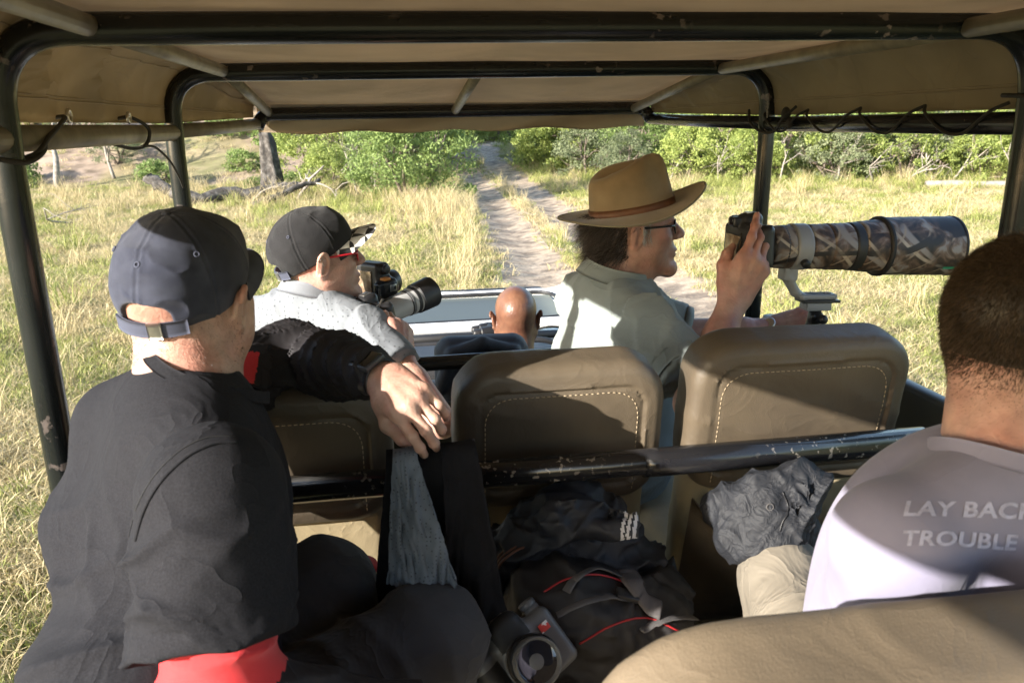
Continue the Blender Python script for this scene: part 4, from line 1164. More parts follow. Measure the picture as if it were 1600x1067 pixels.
def glasses(parent, Rm, org, m_frame, m_lens, m_arm, y=.100, z=.006, name='glasses', w=.026, hgt=.017):
    o = empty(name); o.parent = parent
    for s in (-1, 1):
        rim = [np.array([s*.034+w*math.cos(a)*(.95), y-.006*abs(math.cos(a))*0-.010*((s*.034+w*math.cos(a))/.06)**2, z+hgt*math.sin(a)]) for a in np.linspace(0, 2*math.pi, 25)]
        MB().tube(to_world(np.array(rim), Rm, org), .0020, 8, cap=False).build('rim', m_frame, o)
        P = np.array([[np.array([s*.034, y-.004, z])*(1-t)+np.array(r_)*t for t in (.0, .5, .97)] for r_ in rim])
        v, f = solid(P, .0015); obj('lens', to_world(v, Rm, org), f, m_lens, o)
        arm = [(s*.062, y-.012, z+.006), (s*.076, y-.03, z+.008), (s*.083, .02, z+.008), (s*.085, -.002, z+.008), (s*.084, -.022, z-.006)]
        MB().tube(to_world(spline(arm, 16), Rm, org), .0026, 8).build('temple_arm', m_arm, o)
    MB().tube(to_world(np.array([(-.009, y-.002, z+.004), (0, y+.001, z+.007), (.009, y-.002, z+.004)]), Rm, org), .0022, 8).build('bridge', m_frame, o)
    return o
# ------------------------------------------------------------------ man on the left: navy cap, black T-shirt over long sleeves
m_tee = mat('black_tshirt', (.0155, .0155, .0185), .9, var=.30, vscale=420, bump=.4, bscale=600, bdist=.0008, wrk=.38, wrks=6.5, sheen=.0, spec=.15)
m_stitch = mat('black_thread', (.008, .008, .009), .8)
m_long = mat('black_jersey', (.020, .018, .020), .7, var=.12, vscale=20, bump=.15, bscale=60, wrk=.4, wrks=11, spec=.3)
m_red = mat('red_jersey', (.62, .022, .028), .7, var=.08, vscale=20, weave=.4, wscale=500, bump=.15, bscale=60, sheen=.2)
m_navycap = mat('navy_cap_cotton', (.032, .036, .056), .92, var=.22, vscale=24, weave=.3, wscale=800, color2=(.048, .053, .077), c2scale=18, sheen=.15, spec=.15)
m_navystrap = mat('navy_strap', (.055, .062, .095), .9, var=.1)
m_trouser = mat('charcoal_trousers', (.024, .024, .030), .85, var=.12, vscale=16, bump=.15, bscale=80, wrk=.35, wrks=8, sheen=.1)
A_az = 68
Atr, Atf = az_frame(A_az)
A_head = at(294, 468, 1.20); A_R = face_rot(18, 5, 3)
A_c7 = at(266, 604, 1.14)
neck_l = A_R.T @ (A_c7+Atf*.02-np.array([0, 0, .02])-A_head)
V, Q = head_sdf(neck_l, .066, fat=.006).mesh(.0026); V = relax(V, Q, 1)
hd = (to_world(V, A_R, A_head), Q)
Z = np.array([0, 0, 1.])
A_RS = at(332, 772, 1.0); A_LS = at(196, 664, 1.22)
A_RE = at(346, 1095, .98); A_LE = at(452, 556, 1.54); A_LW = at(602, 590, 1.335)
# left hand hanging over the seat back
hy = at(662, 652, 1.255)-A_LW; hzv = norm(-_f*.75+Z*.75-_r*.25)
H = hand_sdf([(30, 42, 25), (34, 48, 28), (36, 52, 30), (30, 50, 30)], thumb=((.032, .030, -.014), (.047, .058, -.034), (.042, .086, -.052), (.036, .106, -.064)), fore=.10, fr=(.029, .036), bend=frame(hy, hzv).T @ (A_LE-A_LW)*.5)
hv = hand_mesh(H, 'L', A_LW, hy, hzv, .0019, .97)
person_a = fuse('person', [hd, hv], m_skinA)
tag(person_a, 'man in navy cap and black T-shirt with his arm along a seat back', 'person')
# T-shirt
pel = np.array([-.36, 1.0, 1.62])
S = Sdf(); Bt = np.stack([Atr, Atf, Z], 1)
sl_end = A_RS*.30+A_RE*.70
S.chain([A_LS, A_c7-Z*.020+Atf*.02, A_RS-Z*.0], [.062, .060, .062], k=.010)
S.ell(A_c7-Z*.062+Atf*.015, (.165, .078, .080), rot=Bt, k=.035)
S.ell(A_c7+Atf*.030-Z*.21-Atr*.01, (.180, .118, .245), rot=Bt, k=.030)
S.cone(at(292, 740, 1.18), at(262, 1040, 1.17), .160, .205, k=.04, n=Atf, f=1.4)
S.cone(A_LS-Z*.01, at(186, 830, 1.2), .056, .098, k=.06)
S.ell(pel+Z*.06+Atf*.0, (.215, .170, .24), rot=Bt, k=.04)
S.ell(A_c7+Z*.078+Atf*.048, (.068, .070, .080), k=.008, mode='s')
ua = norm(A_RE-A_RS)
def dispA(P):
    m = np.clip((np.linalg.norm(P-A_RS, axis=-1)-.09)/.09, 0, 1)*np.clip((np.linalg.norm(P-A_LS, axis=-1)-.06)/.08, 0, 1)*np.clip((A_c7[2]-.075-P[..., 2])/.10, 0, 1)
    d = m*folds(P, norm(Atr*.75+Z*.75), 11, .012, .05, 6, 4.5, .44, 1)+m*folds(P, norm(Z*.9-Atr*.75), 9, .012, .06, 5, 4, .46, 2)
    nr = np.clip(1-np.linalg.norm(P-(A_RS-Atr*.10-Z*.10-Atf*.04), axis=-1)/.16, 0, 1)
    d = d+nr*folds(P, norm(Atr*.75+Z*.65), 24, .012, .02, 9, 8, .33, 5)
    return d+.005*(fbm(P*9, 2)-.5)+m*crumple(P, 5, .008, 2)
tee_a = blob('tshirt', S, .0048, m_tee, person_a, dispA, it=1)
S = Sdf(); S.cone(A_RS, sl_end+(sl_end-A_RS)*.3, .088, .096, k=0)
S.plane(sl_end, norm(A_RE-A_RS)+.10*Atr, k=.004, lo=sl_end-.18, hi=sl_end+.18)
def dispS(P):
    t = (P-A_RS) @ ua
    rad = norm(np.cross(ua, Atf)); m = np.clip((t+.01)/.07, 0, 1)
    d = m*folds(P, norm(ua+.55*rad), 15, .014, .05, 7, 5, .42, 31)+m*folds(P, norm(ua-.8*rad), 11, .010, .05, 6, 5, .45, 33)
    hem = (P-sl_end) @ norm(ua+.10*Atr)
    return d+.005*(fbm(P*10, 2)-.5)+m*crumple(P, 7, .007, 12)-.003*np.exp(-((hem+.024)/.0022)**2)+.0015*np.exp(-((hem+.012)/.009)**2)
sl_a = blob('sleeve', S, .0042, m_tee, tee_a, dispS, it=1)
def drape_line(name, objs, pix, m, parent, rad, off, n=40):
    """a seam lying on the cloth surfaces nearest the viewer along a drawn line"""
    trees = [BVHTree.FromPolygons([v.co for v in o.data.vertices], [tuple(p.vertices) for p in o.data.polygons]) for o in objs]
    P = []
    for x, y, _ in spline(np.array([(a, b, 0) for a, b in pix], float), n):
        o = Vector(CAM_P); d = Vector(norm(at(x, y, 1)-CAM_P)); best = None
        for t in trees:
            h_, n_, i_, ds = t.ray_cast(o, d)
            if h_ is not None and (best is None or ds < best[1]): best = (np.array(h_+n_*off), ds)
        if best: P.append(best[0])
    P = np.array(P)
    for _ in range(3): P[1:-1] = P[1:-1]*.5+(P[:-2]+P[2:])*.25
    return MB().tube(P, rad, 6, sq=.6).build(name, m, parent)
drape_line('armhole_seam', [tee_a, sl_a], [(372, 690), (335, 692), (292, 712), (250, 752), (224, 798), (212, 842)], m_tee, tee_a, .0042, .0)
drape_line('armhole_stitching', [tee_a, sl_a], [(366, 682), (326, 683), (284, 702), (241, 743), (214, 792), (202, 838)], m_stitch, tee_a, .0011, .0006)
collar_ring('tshirt_collar', A_c7-Z*.001+Atf*.049, .077, .082, Bt @ rotx(R(-30)), .016, .10, m_tee, person_a, .005)
# long sleeves under the T-shirt: red panel, then black
RW = A_RE+norm(Atf*.9+Atr*.25-Z*.35)*.26
S = Sdf(); S.cone(A_RS*.5+A_RE*.5, A_RE, .070, .064, k=.02).cone(A_RE, RW, .060, .045, k=.03)
def lsd(P): return folds(P, ua, 20, .009, .03, 9, 5, .42, 3)+.003*(fbm(P*18, 2)-.5)
redA = sl_end+ua*.046
blob('jersey_sleeve', S, .0042, [m_long, m_red], person_a, lsd, it=1, midx=lambda C: (((C-redA) @ (ua-.12*Atr) < 0) & (np.linalg.norm(np.cross(C-A_RS, ua), axis=-1) < .078)).astype(int))
S = Sdf(); S.chain([A_LS*.6+A_LE*.4, A_LE, A_LE*.45+A_LW*.55, A_LW+(A_LE-A_LW)*.17], [.070, .058, .050, .042], k=.03)
ul = norm(A_LE-A_LS); fl = norm(A_LW-A_LE); redC = at(406, 575, 1.46)
def lsl(P):
    w = folds(P, norm(fl+.35*Z), 34, .011, .022, 8, 5, .34, 7)+folds(P, norm(fl-.6*Z), 20, .009, .03, 7, 4, .40, 9)
    return w+.003*(fbm(P*18, 2)-.5)
blob('jersey_sleeve', S, .0036, [m_long, m_red], person_a, lsl, it=1,
     midx=lambda C: ((np.abs((C-redC) @ _r) < .021) & ((C-redC) @ _u < .03)).astype(int))
# trousers
kn1 = at(668, 1002, 1.27); kn2 = at(505, 925, 1.36)
hip1 = at(428, 1165, 1.13); hip2 = np.array([-.40, 1.00, 1.60])
S = Sdf(); S.ell(pel, (.20, .18, .14), rot=Bt, k=.05)
for h_, k_, ft in ((hip1, kn1, np.array([.08, 1.24, 1.14])), (hip2, kn2, np.array([-.12, 1.33, 1.12]))):
    S.cone(h_, k_, .108, .083, k=.04); S.cone(k_, ft, .074, .06, k=.03); S.ell(k_, .086, k=.02)
def trd(P): return folds(P, (.8, .6, .2), 13, .006, .05, 6, 4, .44, 4)+folds(P, (-.5, .8, .5), 17, .004, .04, 7, 5, .5, 6)+.003*(fbm(P*16, 2)-.5)
blob('trousers', S, .0065, m_trouser, person_a, trd, it=1)
for p in ((.13, 1.31, 1.12), (-.10, 1.36, 1.12)):
    S = Sdf(); S.cone((p[0], p[1]-.06, p[2]-.012), (p[0]+.03, p[1]+.10, p[2]-.02), .042, .038, k=.01, n=(0, 0, 1), f=1.2); blob('shoe', S, .008, m_dash, person_a)
cap(person_a, A_R, A_head+A_R @ np.array([0, 0, .002]), m_navycap, m_navycap, m_navystrap, tilt=9, seed=2, scale=.985)
strands('cropped_hair', hd[0], hd[1], lambda C: (((C-A_head) @ A_R)[:, 2] < .0) & (((C-A_head) @ A_R)[:, 2] > -.055-.02*np.abs(((C-A_head) @ A_R)[:, 0])/.07) & (((C-A_head) @ A_R)[:, 1] < -.012) & (((C-A_head) @ A_R)[:, 0] > -.09),
        5200, .0042, .00035, A_R @ np.array([0, -.1, -.8]), m_hair_brown, person_a, 3)
# watch on the left wrist
m_watch = mat('black_watch_plastic', (.03, .032, .038), .3, var=.1)
m_screen = mat('watch_glass', (.006, .006, .007), .08)
w = empty('watch'); w.parent = person_a
fw = A_LW+fl*-.026; Fr = frame(fl, norm(Z-.5*_f-.2*_r))
P = [[Fr @ np.array([(.0335+.002*math.cos(2*a))*math.cos(a), t, .0290*math.sin(a)-.002])+fw for t in np.linspace(-.017, .017, 5)] for a in np.linspace(0, 2*math.pi, 41)[:-1]]
P = np.array(P); v, f = solid(np.swapaxes(P, 0, 1), .004, True); obj('strap', v, f, m_watch, w)
v, f = box_geo((0, 0, 0), (.021, .024, .0055), None, .003); obj('case', v @ Fr.T+fw+Fr @ np.array([.003, 0, .031]), f, m_watch, w)
v, f = box_geo((0, 0, 0), (.0185, .0215, .001), None, .0006); obj('screen', v @ Fr.T+fw+Fr @ np.array([.003, 0, .0372]), f, m_screen, w)
print('man left', time.time()-T0)
# ------------------------------------------------------------------ man in the brimmed hat holding the long camouflaged lens
m_shirtC = mat('sage_shirt', (.235, .26, .25), .85, var=.08, vscale=16, wrk=.32, wrks=7, bump=.15, bscale=50, sheen=.1, spec=.2)
m_felt = mat('tan_hat_felt', (.275, .205, .125), .95, var=.12, vscale=16, color2=(.20, .135, .075), c2scale=7, c2lo=.45, c2hi=.75, bump=.3, bscale=120, bdist=.001, sheen=.25, spec=.1)
m_brim_edge = mat('olive_felt_brim', (.20, .165, .105), .95, var=.2, vscale=20, bump=.3, bscale=120, bdist=.001, sheen=.2)
m_band = mat('brown_leather_band', (.14, .06, .03), .55, var=.2, vscale=40)
m_blackf = mat('black_frame', (.012, .012, .013), .25)
m_glassl = bpy.data.materials.new('spectacle_lens'); m_glassl.use_nodes = True
_p = m_glassl.node_tree.nodes['Principled BSDF']; _p.inputs['Transmission Weight'].default_value = 1; _p.inputs['Roughness'].default_value = .02; _p.inputs['IOR'].default_value = 1.05; _p.inputs['Base Color'].default_value = (.85, .88, .9, 1)
C_az = 74
Ctr, Ctf = az_frame(C_az); Cb = np.stack([Ctr, Ctf, Z], 1)
C_head = at(992, 358, 2.10); C_R = face_rot(97, 3, 2)
C_c7 = at(930, 446, 2.08)
V, Q = head_sdf(C_R.T @ (C_c7+Ctf*.03-Z*.03-C_head), .062, fat=.004, nose=1.08).mesh(.0026)
V = relax(V, Q, 1); hdC = (to_world(V, C_R, C_head), Q)
C_RS = C_c7+Ctr*.19+Ctf*.03-Z*.075; C_LS = C_c7-Ctr*.17+Ctf*.06-Z*.07
C_RE = at(1092, 612, 1.84); C_RW = at(1146, 470, 1.89)
C_LW = at(1207, 512, 2.30); C_LE = at(1075, 520, 2.28)
hyC = at(1180, 404, 1.862)-C_RW; hzC = norm(-_f+.25*_r-.1*_u)
HR = hand_sdf([(6, 14, 10), (24, 34, 22), (32, 42, 26), (38, 46, 28)], spread=(2, -2, -6, -10), thumb=((.034, .030, -.008), (.046, .056, -.022), (.044, .080, -.032), (.036, .097, -.042)), fr=(.030, .044), bend=frame(hyC, hzC).T @ (C_RE-C_RW)*np.array([-1, 1, 1]))
hR = hand_mesh(HR, 'R', C_RW, hyC, hzC, .0021, 1.12)
hyL = at(1272, 497, 2.26)-C_LW; hzL = norm(_u*.55-_f*.85)
HL = hand_sdf([(55, 62, 35), (58, 66, 38), (60, 68, 40), (58, 66, 40)], thumb=((.030, .030, -.006), (.030, .064, -.004), (.022, .092, -.008), (.014, .110, -.014)), fr=(.028, .040), bend=frame(hyL, hzL).T @ (C_LE-C_LW))
hL = hand_mesh(HL, 'L', C_LW, hyL, hzL, .0021, 1.06)
person_c = fuse('person', [hdC, hR, hL], m_skinC)
tag(person_c, 'man in a tan brimmed hat and sage shirt aiming a camouflaged lens', 'person')
# shirt
pelC = C_c7+Ctf*.0-Z*.56-Ctf*.06
S = Sdf()
slR = C_RS*.22+C_RE*.78
S.cone(C_RS, slR+(slR-C_RS)*.25, .078, .080, k=0); S.plane(slR, C_RE-C_RS, k=.004, lo=slR-.15, hi=slR+.15)
slL = C_LS*.1+C_LE*.9
S.cone(C_LS, slL+(slL-C_LS)*.2, .072, .070, k=.02); S.plane(slL, C_LE-C_LS, k=.004, lo=slL-.15+Z*.0, hi=slL+.15)
S.chain([C_LS, C_c7-Z*.012+Ctf*.02, C_RS], [.066, .057, .068], k=.010)
S.ell(C_c7+Ctf*.075-Z*.20, (.195, .150, .235), rot=Cb, k=.03)
S.ell(C_c7-Z*.34+Ctf*.06, (.20, .175, .22), rot=Cb, k=.06)
S.ell(pelC+Z*.10+Ctf*.06, (.21, .19, .17), rot=Cb, k=.06)
S.ell(C_c7+Z*.070+Ctf*.045, (.072, .078, .085), k=.008, mode='s')
uc = norm(C_RE-C_RS)
def dispC(P):
    d = folds(P, norm(Ctr*.5+Z*.8-Ctf*.4), 13, .012, .06, 7, 5, .44, 12)+folds(P, norm(Z*.8+Ctr*.7), 10, .011, .06, 6, 4, .46, 14)
    d = d+np.clip(1-np.linalg.norm(P-(slR*.6+C_RE*.4), axis=-1)/.18, 0, 1)*folds(P, norm(uc+Z*.4), 24, .010, .03, 8, 6, .36, 16)
    yk = (P-(C_c7-Z*.115)) @ norm(Z+.25*Ctf); d = d+np.where((P-C_c7) @ Ctf < .02, .0035*np.exp(-((yk-.006)/.005)**2)-.003*np.exp(-((yk+.003)/.003)**2), 0)
    sd = (P-(C_RS-Ctr*.02)) @ norm(Ctr*.8-Z*.45)
    d = d+np.where(np.linalg.norm(P-C_RS, axis=-1) < .14, -.004*np.exp(-(sd/.003)**2), 0)
    return d+.004*(fbm(P*15, 2)-.5)+crumple(P, 8, .008, 4)
blob('shirt', S, .0055, m_shirtC, person_c, dispC, it=1)
collar_ring('shirt_collar', C_c7+Z*.0+Ctf*.048, .074, .080, Cb @ rotx(R(-20)), .040, .22, m_shirtC, person_c, .005, gap=14)
collar_ring('sleeve_cuff', slR-uc*.012, .083, .080, frame(np.cross(uc, Ctf), -uc), .034, .02, m_shirtC, person_c, .006)
MB().tube([slL, slL+norm(C_LE-C_LS)*.02], [.074, .072], 20).build('sleeve_cuff', m_shirtC, person_c)
# small shoulder pocket flap on the far side of the chest
v, f = box_geo(C_LS+Ctf*.06-Z*.01, (.03, .035, .006), frame(Ctf, norm(Z+.4*Ctr)), .003); obj('shoulder_tab', v, f, m_shirtC, person_c)
S = Sdf(); S.ell(pelC, (.21, .19, .14), rot=Cb, k=.05)
for s in (-1, 1): S.cone(pelC+Ctr*.09*s, pelC+Ctr*.09*s+np.array([.12, .42, -.0])+Ctf*.02, .10, .078, k=.04); S.cone(pelC+Ctr*.09*s+np.array([.12, .42, 0]), pelC+Ctr*.09*s+np.array([.12, .46, -.42]), .074, .06, k=.03)
blob('trousers', S, .012, m_trouser, person_c)
# hat
hat = empty('hat'); hat.parent = person_c
HA = C_R @ rotx(R(7)); HO = C_head+C_R @ np.array([0, -.006, .050])
th = np.linspace(0, 2*math.pi, 73)[:-1]
prof = [(0, 1.0), (.02, .985), (.045, .96), (.07, .93), (.088, .90), (.100, .86), (.109, .80), (.115, .71), (.118, .58), (.118, .42), (.117, .24), (.116, .07)]
P = []
for (hh, k) in prof:
    x = .0875*k*np.sin(th); y = .1075*k*np.cos(th)
    z = hh*(1+.10*np.cos(th)*0)+0*th
    top = np.clip((hh-.075)/.04, 0, 1)
    z = z-top*(.032*np.exp(-(x/.024)**2)*np.exp(-((y+.0)/.075)**4))+top*.020*y/.1+.006*top*np.sin(2*th+.4)
    for s in (-1, 1):
        pin = .020*np.exp(-(((x-s*.06)/.03)**2+((y-.07)/.035)**2))*np.clip(hh/.08, 0, 1); x = x-s*pin
    P.append(np.stack([x, y, z], -1))
P = np.array(P); v, f = solid(P[::-1], .003, True); f = list(f); obj('crown', to_world(v, HA, HO), f, m_felt, hat)
P = []
for v_ in np.linspace(0, 1, 14):
    r = 1+v_*np.array([.80+.12*math.cos(2*a)*0 for a in th])
    x = (.0875+v_*.070)*np.sin(th); y = (.1075+v_*.082)*np.cos(th)
    z = -.002*v_+v_**2*(.026*np.cos(th)**2-.010*np.sin(th)**2)+.004*v_*np.sin(3*th+1)+v_**3*.006*np.cos(th)
    P.append(np.stack([x, y, z], -1))
P = np.array(P); v, f = solid(P, .0034, True); obj('brim', to_world(v, HA, HO), f, m_felt, hat)
rimp = P[-1]; MB().tube(to_world(np.concatenate([rimp, rimp[:1]]), HA, HO), .0028, 6, cap=False).build('brim_edge', m_brim_edge, hat)
P = []
for hh in (.002, .010, .019): P.append(np.stack([.0897*(1-hh*.4)*np.sin(th), .1097*(1-hh*.4)*np.cos(th), hh+0*th], -1))
v, f = solid(np.array(P), .0028, True); obj('hat_band', to_world(v, HA, HO), f, m_band, hat)
loc = lambda C: (C-C_head) @ C_R
strands('hair', *hdC, lambda C: (loc(C)[:, 2] < .045) & (loc(C)[:, 2] > -.055) & (loc(C)[:, 1] < -.030), 5200, .070, .0007, C_R @ np.array([0, -.75, -.8]), [m_hair_grey, m_hair_brown], person_c, 4, jit=.35, seg=5, curl=.28)
strands('sideburn', *hdC, lambda C: (loc(C)[:, 2] < .035) & (loc(C)[:, 2] > -.022) & (loc(C)[:, 1] < .030) & (loc(C)[:, 1] > .006) & (np.abs(loc(C)[:, 0]) > .055), 900, .016, .0006, C_R @ np.array([0, -.3, -1]), m_hair_white, person_c, 5, jit=.3, seg=3)
glasses(person_c, C_R, C_head, m_blackf, m_glassl, m_blackf)
# steel bracelet watch on the far wrist
wt = empty('wristwatch'); wt.parent = person_c
FrL = frame(hyL, hzL); fw = C_LW-norm(hyL)*.004
for k in range(22):
    a = 2*math.pi*k/22; v, f = box_geo((0, 0, 0), (.0042, .0075, .0016), None, .0008)
    RR = FrL @ roty(-a+math.pi/2); obj('bracelet_link', v @ RR.T+fw+FrL @ np.array([.0325*math.cos(a), 0, .0265*math.sin(a)-.002]), f, m_steel, wt)
v, f = lathe_geo([(0, .017), (.008, .017), (.009, .014)], fw+FrL @ np.array([0, 0, .022]), fw+FrL @ np.array([0, 0, .1]), 22); obj('case', v, f, m_steel, wt)
print('man hat', time.time()-T0)
# ------------------------------------------------------------------ man in the black cap with chequered bill
m_shirtB = mat('pale_grey_dotted_shirt', (.175, .19, .21), .85, var=.05, vscale=16, wrk=.32, wrks=7, bump=.15, bscale=50, sheen=.1, spec=.2)
nt = m_shirtB.node_tree; N = nt.nodes; L = nt.links
vo = N.new('ShaderNodeTexVoronoi'); vo.inputs['Scale'].default_value = 80; vo.inputs['Randomness'].default_value = .25
tcx = N.new('ShaderNodeTexCoord'); L.new(tcx.outputs['Object'], vo.inputs['Vector'])
mr = N.new('ShaderNodeMapRange'); mr.inputs['From Min'].default_value = .16; mr.inputs['From Max'].default_value = .24; mr.inputs['To Min'].default_value = .5
L.new(vo.outputs['Distance'], mr.inputs['Value'])
pbs = N['Principled BSDF']; old = pbs.inputs['Base Color'].links[0].from_socket
mm = N.new('ShaderNodeMixRGB'); mm.blend_type = 'MULTIPLY'; mm.inputs[0].default_value = 1; L.new(old, mm.inputs[1]); L.new(mr.outputs[0], mm.inputs[2]); L.new(mm.outputs[0], pbs.inputs['Base Color'])
m_collarB = mat('grey_collar', (.20, .215, .24), .85, var=.08, weave=.3, wscale=500)
m_blackcap = mat('black_cap_cotton', (.018, .018, .020), .88, var=.15, vscale=26, weave=.3, wscale=800, sheen=.12, spec=.2)
m_check = bpy.data.materials.new('chequered_bill'); m_check.use_nodes = True
nt = m_check.node_tree; ck = nt.nodes.new('ShaderNodeTexChecker'); ck.inputs['Scale'].default_value = 33; ck.inputs['Color1'].default_value = (.75, .75, .73, 1); ck.inputs['Color2'].default_value = (.03, .03, .032, 1)
tcx = nt.nodes.new('ShaderNodeTexCoord'); mp = nt.nodes.new('ShaderNodeMapping'); mp.inputs['Rotation'].default_value = (.4, .2, .5)
nt.links.new(tcx.outputs['Object'], mp.inputs[0]); nt.links.new(mp.outputs[0], ck.inputs['Vector']); nt.links.new(ck.outputs[0], nt.nodes['Principled BSDF'].inputs['Base Color']); nt.nodes['Principled BSDF'].inputs['Roughness'].default_value = .8
m_redf = mat('red_black_frame', (.50, .015, .03), .3)
m_dark_lens = mat('dark_sunglass_lens', (.02, .015, .012), .06, spec=.8)
B_az = 34
Btr, Btf = az_frame(B_az); Bb = np.stack([Btr, Btf, Z], 1)
B_head = at(497, 403, 2.15); B_R = face_rot(72, 3, 2)
B_c7 = at(470, 470, 2.13)
V, Q = head_sdf(B_R.T @ (B_c7+Btf*.03-Z*.03-B_head), .060, nose=1.0).mesh(.0026)
V = relax(V, Q, 1); hdB = (to_world(V, B_R, B_head), Q)
B_RS = B_c7+Btr*.185+Btf*.03-Z*.075; B_LS = B_c7-Btr*.185+Btf*.03-Z*.08
B_RE = at(690, 660, 1.96); B_RW = at(630, 560, 2.06)
B_LE = B_LS+np.array([.10, .22, -.20]); B_LW = at(560, 500, 2.38)
hyB = at(622, 500, 2.10)-B_RW; hzB = norm(-_f*.7+_r*.75)
HR = hand_sdf([(30, 40, 25), (40, 50, 28), (45, 52, 30), (46, 52, 30)], spread=(0, -4, -8, -12), thumb=((.034, .030, -.008), (.046, .056, -.022), (.042, .080, -.034), (.034, .097, -.044)), fr=(.028, .040), bend=frame(hyB, hzB).T @ (B_RE-B_RW)*np.array([-1, 1, 1]))
hRB = hand_mesh(HR, 'R', B_RW, hyB, hzB, .0026)
hyBL = at(590, 470, 2.42)-B_LW
HL = hand_sdf([(40, 50, 30)]*4, fr=(.028, .040), bend=frame(hyBL, Z).T @ (B_LE-B_LW))
hLB = hand_mesh(HL, 'L', B_LW, hyBL, Z, .0032)
person_b = fuse('person', [hdB, hRB, hLB], m_skinB)
tag(person_b, 'man in a black cap with chequered bill, red sunglasses and pale dotted shirt', 'person')
pelB = B_c7-Z*.54-Btf*.05
S = Sdf(); slR = B_RS*.6+B_RE*.4
S.cone(B_RS, slR+(slR-B_RS)*.25, .064, .066, k=0); S.plane(slR, B_RE-B_RS, k=.004, lo=slR-.15, hi=slR+.15)
slL = B_LS*.3+B_LE*.7
S.cone(B_LS, slL+(slL-B_LS)*.25, .072, .074, k=.02); S.plane(slL, B_LE-B_LS, k=.004, lo=slL-.13, hi=slL+.13)
S.chain([B_LS, B_c7-Z*.012+Btf*.02, B_RS], [.066, .057, .068], k=.010)
S.ell(B_c7+Btf*.075-Z*.20, (.185, .135, .235), rot=Bb, k=.03)
S.ell(B_c7-Z*.36+Btf*.05, (.18, .15, .22), rot=Bb, k=.06); S.ell(pelB+Z*.08+Btf*.05, (.19, .17, .15), rot=Bb, k=.06)
S.ell(B_c7+Z*.070+Btf*.045, (.070, .076, .085), k=.008, mode='s')
ub = norm(B_RE-B_RS)
def dispB(P):
    d = folds(P, norm(Btr*.6+Z*.8), 13, .010, .06, 7, 5, .46, 22)+folds(P, norm(Btr*.9-Z*.4), 11, .010, .05, 6, 5, .47, 24)
    sd = (P-(B_RS-Btr*.03)) @ norm(Btr*.9-Z*.2)
    return d+np.where(np.linalg.norm(P-B_RS, axis=-1) < .15, -.004*np.exp(-(sd/.003)**2), 0)+.003*(fbm(P*15, 2)-.5)
blob('shirt', S, .0058, m_shirtB, person_b, dispB, it=1)
collar_ring('shirt_collar', B_c7+Z*.002+Btf*.046, .072, .078, Bb @ rotx(R(-16)), .036, .22, m_collarB, person_b, .005, gap=14)
S = Sdf(); S.ell(pelB, (.19, .18, .14), rot=Bb, k=.05)
for s in (-1, 1): S.cone(pelB+Btr*.09*s, pelB+Btr*.09*s+np.array([.08, .40, 0]), .10, .078, k=.04); S.cone(pelB+Btr*.09*s+np.array([.08, .40, 0]), pelB+Btr*.09*s+np.array([.08, .43, -.42]), .074, .06, k=.03)
blob('trousers', S, .012, m_trouser, person_b)
cap(person_b, B_R, B_head+B_R @ np.array([0, 0, .002]), m_blackcap, m_check, m_navystrap, tilt=20, seed=8)
glasses(person_b, B_R, B_head, m_redf, m_dark_lens, m_redf, name='sunglasses', w=.028, hgt=.019)
locB = lambda C: (C-B_head) @ B_R
strands('cropped_hair', *hdB, lambda C: (locB(C)[:, 2] < .02) & (locB(C)[:, 2] > -.045) & (locB(C)[:, 1] < .0) & (locB(C)[:, 1] > -.2), 2500, .005, .0004, B_R @ np.array([0, -.1, -.9]), m_hair_white, person_b, 6)

# ------------------------------------------------------------------ driver
D_head = at(806, 497, 3.05); D_R = face_rot(6, -2)
D_c7 = D_head+np.array([0, -.045, -.155]); Dtr, Dtf = az_frame(4); Db = np.stack([Dtr, Dtf, Z], 1)
V, Q = head_sdf(D_R.T @ (D_c7-D_head-Z*.03), .060).mesh(.003); V = relax(V, Q, 1)
person_d = fuse('person', [(to_world(V, D_R, D_head), Q)], m_skinD)
tag(person_d, 'bald driver in a dark shirt seen from behind at the dashboard', 'person')
m_driver = mat('navy_work_shirt', (.022, .026, .042), .85, var=.12, weave=.3, wscale=600)
S = Sdf(); RS, LS = D_c7+Dtr*.19-Z*.08, D_c7-Dtr*.19-Z*.08
S.ell(D_c7+Dtf*.06-Z*.21, (.19, .13, .235), rot=Db, k=.03); S.cone(LS, RS, .064, .064, k=.05)
S.cone(D_c7-Z*.01, D_c7*.5+RS*.5, .056, .06, k=.04); S.cone(D_c7-Z*.01, D_c7*.5+LS*.5, .056, .06, k=.04); S.ell(D_c7-Z*.40+Dtf*.04, (.18, .15, .2), rot=Db, k=.05)
for a, e in ((RS, RS+np.array([.06, .16, -.24])), (LS, LS+np.array([-.06, .16, -.24]))):
    S.cone(a, e, .066, .055, k=.03); S.cone(e, np.array([.60+(.17 if e[0] > D_c7[0] else -.17), 3.40, 1.46]), .052, .04, k=.02)
blob('shirt', S, .010, m_driver, person_d, lambda P: folds(P, (.3, .2, 1), 12, .008, .05, 7, 5, .45, 31), it=1)
for s in (-1, 1):
    w_ = np.array([.60+s*.17, 3.40, 1.46]); Hh = hand_sdf([(50, 60, 35)]*4, fore=.05)
    v, q = hand_mesh(Hh, 'L' if s < 0 else 'R', w_, (0, .6, .5), (0, -.6, .7), .0035); o = obj('hand', v, q, m_skinD, person_d)
S = Sdf(); S.ell(D_c7-Z*.58+Dtf*.02, (.19, .18, .13), k=.05)
for s in (-1, 1): S.cone(D_c7-Z*.58+Dtr*.1*s, D_c7-Z*.56+Dtr*.13*s+Dtf*.45, .095, .075, k=.04)
blob('trousers', S, .014, m_driver, person_d)
print('man cap', time.time()-T0)
